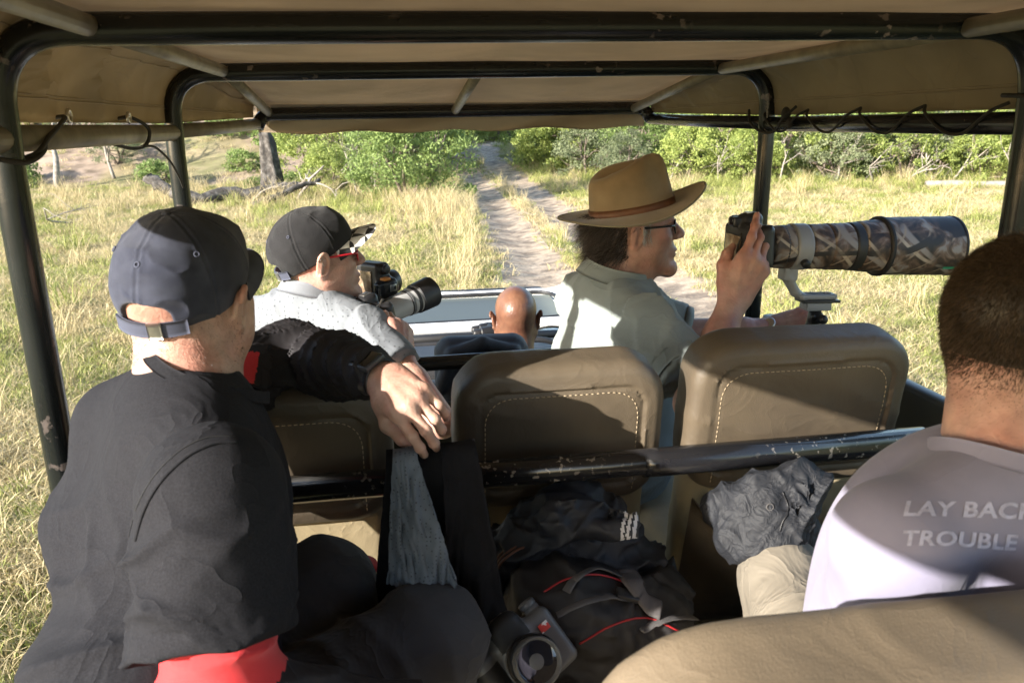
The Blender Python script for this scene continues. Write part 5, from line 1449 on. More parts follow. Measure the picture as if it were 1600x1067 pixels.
# ------------------------------------------------------------------ man on the right: brown crop, lavender T-shirt
m_lav = mat('lavender_tshirt', (.235, .224, .305), .9, var=.06, vscale=18, wrk=.12, wrks=6, bump=.15, bscale=40, sheen=.15, spec=.15)
m_print = mat('pale_cracked_print', (.42, .42, .56), .85, var=.1, vscale=60, color2=(.36, .35, .46), c2scale=150, c2lo=.50, c2hi=.60)
m_beige = mat('stone_trousers', (.165, .145, .115), .85, var=.08, vscale=16, wrk=.4, wrks=10, bump=.15, bscale=50)
E_az = 34
Etr, Etf = az_frame(E_az); Eb = np.stack([Etr, Etf, Z], 1)
E_head = at(1606, 528, .96); E_R = face_rot(74, -4, 3)
E_c7 = at(1575, 742, .895)
V, Q = head_sdf(E_R.T @ (E_c7+Etf*.03-Z*.03-E_head), .062, fat=.002).mesh(.0026); V = relax(V, Q, 1)
hdE = (to_world(V, E_R, E_head), Q)
E_LS = at(1402, 850, .90); E_RS = E_c7+(E_c7-E_LS)*np.array([1, 1, .0])-Z*.075+Etf*.04
E_LE = E_LS+np.array([.10, .10, -.25]); E_RE = E_RS+np.array([.08, .15, -.25])
lw = np.array([.80, 1.02, 1.70]); rw = np.array([.98, 1.1, 1.74])
hE = [hand_mesh(hand_sdf([(20, 25, 15)]*4, fr=(.028, .042), bend=frame((.05, 1, -.2), Z).T @ (e-w_)*(1 if sd == 'L' else np.array([-1, 1, 1]))), sd, w_, (.05, 1, -.2), Z, .004) for sd, w_, e in (('L', lw, E_LE), ('R', rw, E_RE))]
C = hdE[0][hdE[1]].mean(1); lc = (C-E_head) @ E_R
scalp = (lc[:, 2] > -.062+.35*np.clip(lc[:, 1], 0, .2)) & (lc[:, 1] < .065) & ~((np.abs(lc[:, 0]) > .072) & (lc[:, 2] < .03)) & (lc[:, 2]+.5*np.abs(lc[:, 1]+.1)*0 > -.060) & (lc[:, 2] > .9*(lc[:, 1]+.02)-.06)
taper = np.clip((lc[:, 2]+.075)/.055, 0, 1)
scalp2 = ((lc[:, 2] > -.086) & (lc[:, 1] < .065) & ~((np.abs(lc[:, 0]) > .072) & (lc[:, 2] < .03)) & (lc[:, 2] > .9*(lc[:, 1]+.02)-.075))
person_e = fuse('person', [hdE]+hE, [m_skinE, m_hair_brown])
mi = np.zeros(len(person_e.data.polygons), np.int32); mi[:len(scalp)] = scalp & (lc[:, 2] > -.018); person_e.data.polygons.foreach_set('material_index', mi)
tag(person_e, 'man with cropped brown hair in a lavender T-shirt seen from behind', 'person')
strands('cropped_hair', hdE[0], hdE[1], lambda C_: scalp2, 60000, .010, .00032, E_R @ np.array([0, -.35, -.55]), [m_hair_brown, m_hair_tips], person_e, 8, jit=.33, seg=2, prob=lambda P: np.clip((((P-E_head) @ E_R)[:, 2]+.085+.012*(vnoise(P*60)-.5))/.065, 0, 1)**2)
pelE = E_c7-Z*.54-Etf*.02
S = Sdf()
for a, e in ((E_LS, E_LE), (E_RS, E_RE)):
    sl = a*.3+e*.7; S.cone(a, sl+(sl-a)*.25, .074, .080, k=0.01); S.plane(sl, e-a, k=.004, lo=sl-.13, hi=sl+.13)
S.chain([E_LS, E_c7-Z*.012+Etf*.02, E_RS], [.066, .057, .068], k=.010)
S.ell(E_c7+Etf*.070-Z*.20, (.195, .135, .235), rot=Eb, k=.03)
S.ell(E_c7-Z*.36+Etf*.06, (.20, .155, .24), rot=Eb, k=.06); S.ell(pelE+Z*.05+Etf*.04, (.20, .18, .16), rot=Eb, k=.06)
S.ell(E_c7+Z*.070+Etf*.045, (.072, .078, .085), k=.008, mode='s')
def dispE(P):
    return np.clip((E_c7[2]-.07-P[..., 2])/.09, 0, 1)*folds(P, norm(Etr*.7+Z*.9), 9, .012, .06, 6, 4, .47, 41)+np.clip((E_c7[2]-.07-P[..., 2])/.09, 0, 1)*folds(P, norm(Z*.6-Etr*.8), 11, .008, .05, 6, 5, .48, 43)+.003*(fbm(P*14, 2)-.5)
tee = blob('tshirt', S, .0052, m_lav, person_e, dispE, it=5)
collar_ring('tshirt_collar', E_c7-Z*.008+Etf*.046, .077, .082, Eb @ rotx(R(-18)), .020, .05, m_lav, person_e, .005)
S = Sdf(); S.ell(pelE, (.20, .18, .14), rot=Eb, k=.05)
knL = at(1222, 905, 1.46); knR = knL+np.array([.30, -.02, 0])
for hp, kn in ((pelE-Etr*.09, knL), (pelE+Etr*.09, knR)):
    S.cone(hp, kn, .10, .066, k=.04); S.ell(kn, .068, k=.02); S.cone(kn, kn+np.array([.01, .02, -.46]), .064, .055, k=.03)
blob('trousers', S, .0065, m_beige, person_e, lambda P: folds(P, (.4, .9, -.3), 12, .005, .05, 6, 5, .46, 45)+.003*(fbm(P*16, 2)-.5), it=1)
for kn in (knL, knR):
    p = kn+np.array([.01, .02, -.47]); S = Sdf(); S.cone(p+np.array([0, -.05, -.03]), p+np.array([.02, .12, -.035]), .042, .036, k=.01, n=(0, 0, 1), f=1.2); blob('shoe', S, .009, m_dash, person_e)
# lettering laid on the cloth of the back
bv = [v.co for v in tee.data.vertices]; bf = [tuple(p.vertices) for p in tee.data.polygons]
TREE = BVHTree.FromPolygons(bv, bf)
def lettering(text, origin, xdir, zdir, size, m, parent, name='printed_lettering', extrude_dir=None, off=.0012):
    cu = bpy.data.curves.new('lettering', 'FONT'); cu.body = text; cu.size = size; cu.resolution_u = 3; cu.offset = size*.03; cu.space_character = 1.06
    tmp = bpy.data.objects.new('lettering', cu); COL.objects.link(tmp)
    dg = bpy.context.evaluated_depsgraph_get(); me = bpy.data.meshes.new_from_object(tmp.evaluated_get(dg))
    bm = bmesh.new(); bm.from_mesh(me); bmesh.ops.triangulate(bm, faces=bm.faces)
    for _ in range(3):
        es = [e for e in bm.edges if e.calc_length() > size*.16]
        if es: bmesh.ops.subdivide_edges(bm, edges=es, cuts=1); bmesh.ops.triangulate(bm, faces=bm.faces)
    nd = Vector(norm(np.cross(xdir, zdir)))
    bad = []
    for v in bm.verts:
        p = Vector(np.asarray(origin)+np.asarray(xdir)*v.co.x*.86+np.asarray(zdir)*v.co.y)
        hit, n, i, d = TREE.ray_cast(p-nd*.3*-1, -nd) if extrude_dir is None else TREE.ray_cast(p-Vector(extrude_dir)*.3, Vector(extrude_dir))
        if hit is None: bad.append(v)
        else: v.co = hit+n*off
    bmesh.ops.delete(bm, geom=bad, context='VERTS')
    bm.verts.index_update()
    V = np.array([v.co[:] for v in bm.verts]); Fc = [tuple(v.index for v in f.verts) for f in bm.faces]
    bm.free(); bpy.data.objects.remove(tmp, do_unlink=True); bpy.data.meshes.remove(me)
    return obj(name, V, Fc, m, parent, False)
bx = norm(Etr*.98+.26*Z); bz = norm(Z-.15*Etf)
q0 = at(1404, 796, .80)
lettering('LAY BACK', q0, bx, bz, .029, m_print, tee, extrude_dir=tuple(norm(Etf*.85-Z*.5+Etr*.1)))
lettering('TROUBLE OUT', at(1404, 846, .80), bx, bz, .027, m_print, tee, extrude_dir=tuple(norm(Etf*.85-Z*.5+Etr*.1)))
print('man right', time.time()-T0)
# ------------------------------------------------------------------ cameras and lenses
m_cam = mat('black_camera_body', (.016, .016, .018), .42, var=.1, vscale=40, bump=.35, bscale=900, bdist=.0004)
m_grip = mat('camera_rubber', (.011, .011, .012), .65, var=.1, bump=.5, bscale=600, bdist=.0005)
m_grey = mat('lens_grey_metal', (.23, .235, .245), .42, var=.06, vscale=20)
m_silver = mat('grey_camera_body', (.105, .108, .112), .42, var=.1, vscale=30, bump=.2, bscale=700, bdist=.0003)
m_lensw = mat('white_lens_paint', (.40, .40, .40), .35, var=.04, vscale=20)
m_screenr = mat('camera_screen', (.16, .11, .07), .12, var=.5, vscale=25, color2=(.35, .28, .20), c2scale=40)
m_frontglass = mat('lens_front_glass', (.01, .012, .02), .03, spec=.9)
m_camo = bpy.data.materials.new('reed_camouflage'); m_camo.use_nodes = True
nt = m_camo.node_tree; N = nt.nodes; L = nt.links; tcx = N.new('ShaderNodeTexCoord')
def nz(scale, detail=4, vec=None, dist=0.0):
    n = N.new('ShaderNodeTexNoise'); n.inputs['Scale'].default_value = scale; n.inputs['Detail'].default_value = detail; n.inputs['Distortion'].default_value = dist
    L.new(vec or tcx.outputs['Object'], n.inputs['Vector']); return n
r1 = N.new('ShaderNodeValToRGB'); e = r1.color_ramp.elements
e[0].position, e[0].color = .36, (.012, .010, .010, 1); e[1].position, e[1].color = .66, (.20, .185, .175, 1)
k = r1.color_ramp.elements.new(.48); k.color = (.055, .036, .027, 1); k = r1.color_ramp.elements.new(.56); k.color = (.13, .085, .06, 1)
L.new(nz(22, 5, None, 1.2).outputs['Fac'], r1.inputs[0])
src = r1.outputs[0]
for sc, rot, colr, lo, dist in ((5.5, (.3, .9, .4), (.34, .29, .23), .94, 5), (4.0, (1.2, -.5, .9), (.22, .20, .19), .93, 6), (7, (.2, -.8, -.5), (.28, .22, .16), .96, 4), (5, (.9, .4, 1.7), (.015, .012, .012), .90, 6)):
    mp = N.new('ShaderNodeMapping'); mp.inputs['Rotation'].default_value = rot; L.new(tcx.outputs['Object'], mp.inputs[0])
    w = N.new('ShaderNodeTexWave'); w.inputs['Scale'].default_value = sc; w.inputs['Distortion'].default_value = dist; w.inputs['Detail'].default_value = 1.5; w.inputs['Detail Scale'].default_value = .6
    L.new(mp.outputs[0], w.inputs['Vector'])
    mr = N.new('ShaderNodeMapRange'); mr.inputs['From Min'].default_value = lo; mr.inputs['From Max'].default_value = lo+.045; L.new(w.outputs['Fac'], mr.inputs['Value'])
    n2 = nz(9, 2); mk = N.new('ShaderNodeMapRange'); mk.inputs['From Min'].default_value = .42; mk.inputs['From Max'].default_value = .5; L.new(n2.outputs['Fac'], mk.inputs['Value'])
    mu = N.new('ShaderNodeMath'); mu.operation = 'MULTIPLY'; L.new(mr.outputs[0], mu.inputs[0]); L.new(mk.outputs[0], mu.inputs[1])
    mx = N.new('ShaderNodeMixRGB'); mx.inputs[2].default_value = (*colr, 1); L.new(mu.outputs[0], mx.inputs[0]); L.new(src, mx.inputs[1]); src = mx.outputs[0]
L.new(src, N['Principled BSDF'].inputs['Base Color']); N['Principled BSDF'].inputs['Roughness'].default_value = .55

def dslr(root, org, Rm, m, s=1.0, grip=True, screen=m_screenr, h=.0024, midx=None):
    """camera body in its axes: y = lens direction, z = up, x = right-hand grip side"""
    S = Sdf(); S.box((0, 0, 0), (.069, .026, .046), .012, k=.006); S.box((0, .006, .050), (.026, .026, .020), .014, k=.016); S.ell((0, .012, .062), (.022, .020, .012), k=.012)
    if grip: S.cone((.058, .026, -.034), (.058, .024, .030), .019, .017, k=.012); S.ell((.058, .026, .040), (.015, .014, .009), k=.008)
    S.ell((-.052, -.002, .048), (.014, .014, .008), k=.004); S.box((.036, -.002, .047), (.020, .018, .004), .003, k=.004)
    S.cone((0, .016, 0), (0, .034, 0), .034, .033, k=.006); S.box((0, -.030, .052), (.017, .010, .012), .004, k=.004)
    body = blob('camera_body', S, h, m, root, rot=Rm*s, org=org, it=1, midx=midx)
    m = m[0] if isinstance(m, list) else m
    def part(name, v, f, mm): return obj(name, v @ (Rm*s).T+np.asarray(org), f, mm, body)
    v, f = box_geo((-.006, -.0275, -.006), (.040, .0022, .027), None, .001); part('display_screen', v, f, screen)
    v, f = box_geo((0, -.0405, .053), (.012, .001, .007), None, .0005); part('viewfinder_window', v, f, m_screen)
    v, f = lathe_geo([(0, .013), (.004, .0135), (.0085, .013), (.0095, .011)], (-.052, -.002, .052), (-.052, -.002, .1), 22); part('mode_dial', v, f, m)
    v, f = lathe_geo([(0, .007), (.003, .0065), (.004, .004)], (.058, .030, .047), (.058, .034, .1), 16); part('shutter_button', v, f, m_cam)
    v, f = lathe_geo([(0, .010), (.004, .010), (.005, .008)], (.048, -.026, -.004), (.048, -.1, -.004), 18); part('control_wheel', v, f, m_grip)
    v, f = box_geo((0, .006, .073), (.010, .012, .002), None, .0008); part('hot_shoe', v, f, m_steel)
    for q in ((.052, .0, .044), (-.060, .0, .040)):
        rg = np.array([np.array(q)+np.array([0, .005*math.cos(t), .005*math.sin(t)+.003]) for t in np.linspace(0, 2*math.pi, 12)]); v, f = tube_geo(rg, .001, 6, False); part('strap_lug', v, f, m_steel)
    return body

# --- big telephoto held by the man in the hat
la = at(1187, 386, 1.95); lb = at(1482, 384, 2.03); ld = norm(lb-la)
upv = norm(Z-ld*(Z @ ld)); LR = np.stack([np.cross(ld, upv), ld, upv], 1)
tele = empty('telephoto_camera', tuple(la-Z*.17)); tag(tele, 'black camera with a huge camouflage wrapped telephoto lens and grey foot', 'camera')
dslr(tele, la-ld*.038+upv*.008, LR, m_cam)
T = np.linalg.norm(lb-la)
lens = MB().lathe([(-.004, .032), (.0, .036), (.012, .040), (.018, .048), (.055, .0515)], la, lb, 40).build('lens_mount', m_cam, tele)
def barrel(name, t0, t1, r0, r1, m, parent=tele, lip=.0015, seg=8, wr=0.0):
    pr = [(t0, r0-lip*2), (t0+.001, r0-lip), (t0+.003, r0)]+[(t0+.003+(t1-t0-.006)*i/seg, r0+(r1-r0)*i/seg+wr*math.sin(i*2.3)) for i in range(1, seg)]+[(t1-.003, r1), (t1-.001, r1-lip), (t1, r1-lip*2)]
    return MB().lathe(pr, la, lb, 48).build(name, m, parent, auto=50)
barrel('camouflage_sleeve', .018, .073, .0495, .0525, m_camo, wr=.0004)
ring_o = barrel('tripod_collar', .073, .113, .0555, .0555, m_grey)
barrel('camouflage_sleeve', .113, .166, .0535, .0545, m_camo, wr=.0005); barrel('camouflage_sleeve', .164, .222, .0555, .0565, m_camo, wr=.0005)
barrel('focus_ring', .222, .247, .0578, .0590, m_rubber)
barrel('camouflage_sleeve', .246, .312, .0600, .0650, m_camo, wr=.0006)
barrel('lens_hood', .304, T, .0700, .0725, m_camo, seg=14, wr=.0003)
MB().lathe([(.300, .066), (.302, .0725), (.309, .0730), (.312, .069)], la, lb, 48).build('hood_rim', m_grip, tele)
MB().lathe([(T-.006, .0700), (T-.005, .0738), (T+.001, .0735), (T+.002, .0700), (T-.002, .066), (T-.06, .066)], la, lb, 48, cap=False).build('hood_rim', m_grip, tele)
MB().lathe([(T-.06, .066), (T-.062, .04), (T-.062, .001)], la, lb, 40, cap=False).build('lens_glass', m_frontglass, tele)
kn = la+ld*.092; MB().lathe([(0, .010), (.012, .010), (.014, .008)], kn+LR @ np.array([.048, 0, -.030]), kn+LR @ np.array([.1, 0, -.055]), 14).build('collar_knob', m_cam, tele)
# foot: block under the collar, bent arm, slotted plate
def lp(t, x, z): return la+ld*t+LR[:, 0]*x+upv*z
S = Sdf(); S.box(lp(.079, 0, -.064), (.019, .018, .016), .004, rot=LR, k=.004)
S.chain([lp(.076, 0, -.072), lp(.104, 0, -.112), lp(.122, 0, -.121)], [.012, .011, .009], k=.004, n=LR[:, 0], f=.62)
S.box(lp(.158, 0, -.121), (.021, .048, .007), .005, rot=LR, k=.006); S.box(lp(.160, 0, -.112), (.012, .034, .020), .008, rot=LR, k=.003, mode='s')
blob('lens_foot', S, .0024, m_grey, tele)
v, f = box_geo((0, 0, 0), (.024, .048, .0035), LR, .001); obj('quick_release_plate', v+lp(.164, 0, -.1315), f, m_cam, tele)
v, f = box_geo((0, 0, 0), (.020, .032, .010), LR, .002); obj('plate_clamp', v+lp(.160, 0, -.145), f, m_grey, tele)
S = Sdf(); S.cone(lp(.160, 0, -.152), lp(.158, 0, -.205), .014, .017, k=.006).ell(lp(.160, .012, -.172), (.016, .018, .016), rot=LR, k=.006).cone(lp(.160, .0, -.172), lp(.162, .038, -.172), .010, .012, k=.004).cone(lp(.150, .014, -.18), lp(.142, .03, -.165), .006, .005, k=.003).cone(lp(.158, 0, -.20), lp(.158, 0, -.25), .018, .020, k=.004)
blob('tripod_head', S, .0028, m_cam, tele)
MB().tube([lp(.158, 0, -.24), np.array([*lp(.158, 0, 0)[:2], 1.55])], .0155, 14).build('monopod_leg', m_cam, tele)
st = la-ld*.06; MB().tube(spline([lp(-.062, .03, .04), lp(-.073, .035, -.01), lp(-.072, .04, -.08), lp(-.078, .04, -.125), lp(-.070, .03, -.16)], 20), .0045, 8, sq=.35).build('neck_strap', m_cord, tele)
v, f = box_geo((0, 0, 0), (.006, .009, .013), LR, .002); obj('strap_buckle', v+lp(-.078, .04, -.125), f, m_cam, tele)
m_greenmark = mat('green_print', (.02, .22, .12), .5)
P = [[la+ld*(T-.050+.030*u)+LR[:, 0]*(.0732*math.cos(a))+upv*(.0732*math.sin(a)) for a in np.linspace(-.72, -.62, 4)] for u in np.linspace(0, 1, 5)]
v, f = solid(np.array(P), .0006); obj('printed_mark', v, f, m_greenmark, tele)

# --- camera with the white zoom held by the man in the black cap
wa = at(592, 494, 2.20); wb = at(666, 459, 2.32); wd = norm(wb-wa); wu = norm(Z-wd*(Z @ wd)); WR = np.stack([np.cross(wd, wu), wd, wu], 1)
cw = empty('white_lens_camera', tuple(wa-Z*.06)); tag(cw, 'black camera with a pale grey zoom lens and black hood', 'camera')
dslr(cw, wa-wd*.036, WR, m_cam, h=.003)
Tw = np.linalg.norm(wb-wa)
for nm, t0, t1, r0, r1, mm in (('lens_barrel', -.004, .098, .031, .035, m_lensw), ('zoom_ring', .096, .108, .0365, .0370, m_rubber), ('lens_barrel', .107, .119, .0360, .0375, m_lensw), ('focus_ring', .118, .130, .0388, .0392, m_rubber), ('lens_barrel', .129, .138, .0380, .0385, m_lensw), ('lens_hood', .136, Tw+.018, .0425, .0445, m_cam)):
    pr = [(t0, r0-.002), (t0+.001, r0), (t1-.001, r1), (t1, r1-.002)]
    MB().lathe(pr, wa, wb, 36).build(nm, mm, cw, auto=50)
MB().lathe([(Tw+.018, .0425), (Tw+.0185, .030), (Tw+.0185, .001)], wa, wb, 30, cap=False).build('lens_glass', m_frontglass, cw)
for r_ in (.100, .104): MB().lathe([(r_, .0368), (r_+.001, .0376), (r_+.002, .0368)], wa, wb, 36, cap=False).build('ring_line', m_grey, cw)
MB().tube(spline([wa-wd*.05+WR @ np.array([.065, 0, .045]), at(598, 468, 2.16), at(590, 500, 2.13), at(588, 540, 2.12), at(600, 600, 2.1)], 24), .0042, 8, sq=.4).build('neck_strap', m_cord, cw)
# --- second camera hanging upright in front of him
u0 = at(584, 446, 2.36)
cb2 = empty('upright_camera', tuple(u0-Z*.06)); tag(cb2, 'second black camera held upright before the face of the man in the black cap', 'camera')
ud = norm(np.array([.72, .70, 0])); UR = np.stack([-Z, ud, np.cross(-Z, ud)], 1)
dslr(cb2, u0, UR, m_cam, h=.003)
MB().lathe([(0, .030), (.004, .034), (.05, .035), (.054, .031)], u0+ud*.03, u0+ud, 30).build('lens_barrel', m_cam, cb2, auto=50)
v, f = box_geo((0, 0, 0), (.004, .012, .010), UR, .002); obj('orange_glint', v+at(602, 436, 2.30), f, mat('orange_glint', (.6, .22, .03), .5), cb2)  # orange glint of the flash, put in as a small coloured box
MB().tube(spline([at(592, 452, 2.24), at(596, 470, 2.2), at(604, 468, 2.18), at(612, 464, 2.2)], 12), .003, 6).build('neck_strap', m_cord, cb2)
# --- grey camera lying on the bag in the middle
go = at(818, 1030, 1.34); GR = frame(norm(np.array([.10, -.55, .35])), norm(np.array([-.20, .35, 1.0]))) @ roty(R(20))
gc = empty('grey_camera', tuple(go-Z*.05)); tag(gc, 'worn grey camera lying on the bags in the footwell', 'camera')
dslr(gc, go, GR, [m_silver, m_grip], s=1.12, h=.0019, midx=lambda C: ((C[:, 0] > .036) & (C[:, 2] < .030)).astype(int) | ((C[:, 1] > .020) & (np.abs(C[:, 0]) < .026) & (C[:, 2] > .030)).astype(int))
MB().lathe([(0, .036), (.004, .040), (.022, .041), (.026, .038), (.05, .038), (.052, .036), (.050, .034), (.040, .031)], go+GR[:, 1]*.034, go+GR[:, 1], 36, cap=False).build('lens_barrel', m_silver, gc, auto=50)
MB().lathe([(.020, .0415), (.021, .0425), (.034, .0425), (.035, .0415)], go+GR[:, 1]*.034, go+GR[:, 1], 36, cap=False).build('focus_ring', m_grip, gc, auto=50)
MB().lathe([(.044, .034), (.040, .026), (.038, .001)], go+GR[:, 1]*.034, go+GR[:, 1], 30, cap=False).build('lens_glass', m_frontglass, gc)
m_wprint = mat('white_red_print', (.75, .74, .72), .5, color2=(.6, .05, .04), c2scale=60, c2lo=.5, c2hi=.52)
v, f = box_geo((0, 0, 0), (.009, .0006, .007), None, .0003); obj('printed_badge', v @ GR.T+go+GR @ np.array([-.052, .0318, .024]), f, m_wprint, gc)
MB().tube(spline([go+GR @ np.array([-.065, 0, .05]), at(800, 985, 1.33), at(835, 965, 1.35), at(862, 955, 1.38), at(880, 985, 1.38), go+GR @ np.array([.062, 0, .05])], 36), .0080, 8, sq=.3).build('neck_strap', m_cord, gc)

# ------------------------------------------------------------------ bags and clothes
m_pack = mat('black_pack_nylon', (.010, .0085, .009), .55, var=.15, vscale=18, weave=.4, wscale=420, bump=.15, bscale=50)
m_pack_red = mat('red_piping', (.30, .012, .015), .5)
m_strapg = mat('grey_webbing', (.10, .095, .095), .7, var=.1, weave=.5, wscale=500)
m_mesh = mat('pale_mesh_pad', (.11, .10, .10), .8, var=.1, weave=.8, wscale=260)
m_navyj = mat('navy_jacket', (.006, .008, .014), .6, var=.15, vscale=16, weave=.2, wscale=600, bump=.15, bscale=50)
m_greyj = mat('slate_nylon_jacket', (.0085, .010, .0145), .72, var=.10, vscale=16, bump=.12, bscale=60, wrk=.35, wrks=22)
m_wstripe = mat('white_stripe', (.45, .45, .47), .7)
m_scarf = mat('blue_grey_dotted_cloth', (.125, .15, .185), .85, var=.08, vscale=20, weave=.3, wscale=600)
nt = m_scarf.node_tree; N = nt.nodes; L = nt.links
vo = N.new('ShaderNodeTexVoronoi'); vo.inputs['Scale'].default_value = 150; vo.inputs['Randomness'].default_value = .3
tcx = N.new('ShaderNodeTexCoord'); L.new(tcx.outputs['Object'], vo.inputs['Vector'])
mr = N.new('ShaderNodeMapRange'); mr.inputs['From Min'].default_value = .18; mr.inputs['From Max'].default_value = .26; mr.inputs['To Min'].default_value = .35; L.new(vo.outputs['Distance'], mr.inputs['Value'])
pbs = N['Principled BSDF']; old = pbs.inputs['Base Color'].links[0].from_socket
mm = N.new('ShaderNodeMixRGB'); mm.blend_type = 'MULTIPLY'; mm.inputs[0].default_value = 1; L.new(old, mm.inputs[1]); L.new(mr.outputs[0], mm.inputs[2]); L.new(mm.outputs[0], pbs.inputs['Base Color'])
# middle bench under the pile
S = Sdf(); S.box((.30, 1.0, 1.44), (.22, .26, .07), .045); blob('bench_cushion', S, .012, m_vinyl_l, veh, it=1)
MB().box((.30, 1.0, 1.22), (.20, .22, .15), bev=.01).build('bench_base', m_body, veh)
# backpack
bc = at(925, 962, 1.50)
pk = empty('backpack', (bc[0], bc[1], 1.5)); tag(pk, 'black backpack with red piping lying in the middle footwell', 'backpack')
Rp = frame(norm(_r*.9-_u*.25+_f*.2), norm(_u-.5*_f))
S = Sdf(); S.box(bc, (.115, .175, .085), .07, rot=Rp, k=.02); S.ell(bc+Rp @ np.array([.02, -.03, .05]), (.085, .12, .07), rot=Rp, k=.03); S.ell(bc+Rp @ np.array([-.02, .10, .03]), (.09, .09, .07), rot=Rp, k=.04); S.box((bc[0], bc[1]+.02, 1.56), (.14, .12, .06), .04, k=.04)
def dpk(P):
    q = (P-bc) @ Rp
    return crumple(P, 10, .020, 3)+crumple(P, 26, .006, 9)-.006*np.exp(-((q[..., 0]+.03-.02*np.sin(q[..., 1]*14))/.004)**2)
pkm = blob('pack_body', S, .005, m_pack, pk, dpk, it=1)
tp = BVHTree.FromPolygons([v.co for v in pkm.data.vertices], [tuple(p.vertices) for p in pkm.data.polygons])
def on_pack(pts, off): 
    out = []
    for (px, py) in pts:
        o = Vector(CAM_P); d = Vector(norm(at(px, py, 1)-CAM_P)); h_, n_, i_, ds = tp.ray_cast(o, d)
        if h_ is not None: out.append(np.array(h_+n_*off))
    return np.array(out)
def pack_strip(name, pix, m, rad=.004, sq=.4, off=.003, n=30):
    P = on_pack(spline(np.array([(x, y, 0) for x, y in pix]), n)[:, :2], off)
    if len(P) > 4: MB().tube(P, rad, 8, sq=sq).build(name, m, pk)
pack_strip('red_piping', [(850, 925), (885, 905), (935, 898), (985, 915), (1020, 945)], m_pack_red, .0017, 1, .001)
pack_strip('red_piping', [(905, 1005), (960, 975), (1010, 965), (1060, 985)], m_pack_red, .0018, 1, .001)
pack_strip('webbing_strap', [(870, 960), (900, 945), (945, 932), (975, 935)], m_strapg, .010, .22, .004)
pack_strip('webbing_strap', [(885, 925), (905, 900), (935, 890), (965, 900)], m_strapg, .009, .22, .004)
pack_strip('mesh_pad', [(960, 880), (985, 905), (1005, 940), (1030, 955)], m_mesh, .022, .3, .004)
pack_strip('webbing_strap', [(1000, 985), (1040, 968), (1080, 965), (1110, 970)], m_strapg, .009, .22, .004)
b0 = on_pack([(978, 930)], .006)
if len(b0): v, f = box_geo(b0[0], (.012, .020, .005), Rp, .002); obj('strap_buckle', v, f, m_cam, pk)
# navy jacket heap with three white cuff stripes
jc = at(900, 835, 1.53)
nj = empty('navy_jacket', (jc[0], jc[1], jc[2]-.08)); tag(nj, 'crumpled navy jacket with three white cuff stripes behind the backpack', 'jacket')
S = Sdf(); S.ell(jc-Z*.02, (.14, .07, .10), k=.03).ell(jc+np.array([-.09, .0, -.05]), (.09, .07, .08), k=.04).ell(jc+np.array([.03, 0, -.12]), (.17, .09, .10), k=.04)
ca, cb_ = at(880, 812, 1.47), at(982, 828, 1.43)
S.cone(ca, cb_, .042, .023, k=.015); S.cone(at(875, 790, 1.5), at(905, 775, 1.5), .026, .028, k=.02)
cdn = norm(cb_-ca)
jm = lambda C: ((((C-cb_) @ cdn > -.010) & ((C-cb_) @ cdn < .018) & (np.mod((C-cb_) @ cdn+.010, .0095) < .0055)) & (np.linalg.norm(np.cross(C-cb_, cdn), axis=-1) < .04)).astype(int)
blob('jacket', S, .0035, [m_navyj, m_wstripe], nj, lambda P: crumple(P, 11, .030, 6)+crumple(P, 30, .008, 8), it=1, midx=jm)
# small blue folded cloth beside it
bc2 = at(865, 880, 1.50); bl = empty('folded_cloth', tuple(bc2-Z*.03)); tag(bl, 'small slate blue cloth crumpled beside the navy jacket', 'cloth')
S = Sdf(); S.box(bc2, (.055, .04, .022), .018, rot=frame(norm(_r+.3*_u), norm(_u-.6*_f)), k=.01).ell(bc2+np.array([.02, 0, .02]), (.04, .03, .018), k=.02)
blob('cloth', S, .003, m_greyj, bl, lambda P: crumple(P, 20, .018, 7), it=1)
# grey jacket stuffed behind the right seat
gj0 = at(1200, 795, 1.50); gj = empty('grey_jacket', tuple(gj0-Z*.1)); tag(gj, 'crumpled slate grey jacket stuffed behind the right seat back', 'jacket')
S = Sdf(); S.ell(gj0, (.085, .05, .075), k=.03).ell(at(1170, 835, 1.5), (.075, .05, .06), k=.03).ell(at(1250, 760, 1.5), (.055, .045, .055), k=.03).ell(at(1225, 840, 1.5), (.08, .05, .07), k=.03).ell(at(1150, 800, 1.53), (.05, .04, .05), k=.03)
S.chain([at(1140, 815, 1.5), at(1185, 765, 1.48), at(1235, 738, 1.5), at(1270, 770, 1.52)], [.030, .032, .030, .026], k=.012).chain([at(1260, 800, 1.49), at(1215, 850, 1.46), at(1165, 862, 1.47)], [.028, .032, .026], k=.012)
def dgj(P):
    A1 = frame((.8, .1, .6), (0, 1, 0)); A2 = frame((-.5, .2, .85), (0, 1, 0))
    return crumple((P @ A1)*np.array([1, .38, 1]), 13, .030, 2)+crumple((P @ A2)*np.array([1, .4, 1]), 24, .009, 5)
gjm = blob('jacket', S, .0026, m_greyj, gj, dgj, it=3)
tp = BVHTree.FromPolygons([v.co for v in gjm.data.vertices], [tuple(p.vertices) for p in gjm.data.polygons])
P = on_pack([(1200, 782), (1203, 792), (1208, 800)], .002)
for q in P[1:2]:
    rg = np.array([q+.006*(_r*math.cos(t)+_u*math.sin(t)) for t in np.linspace(0, 2*math.pi, 20)]); MB().tube(rg, .0008, 6, cap=False).build('printed_emblem', m_strapg, gj)
P = on_pack(spline(np.array([(1222, 768, 0), (1232, 795, 0), (1222, 815, 0), (1218, 830, 0)]), 16)[:, :2], .002)
if len(P) > 3: MB().tube(P, .0011, 6).build('zip', m_cam, gj)
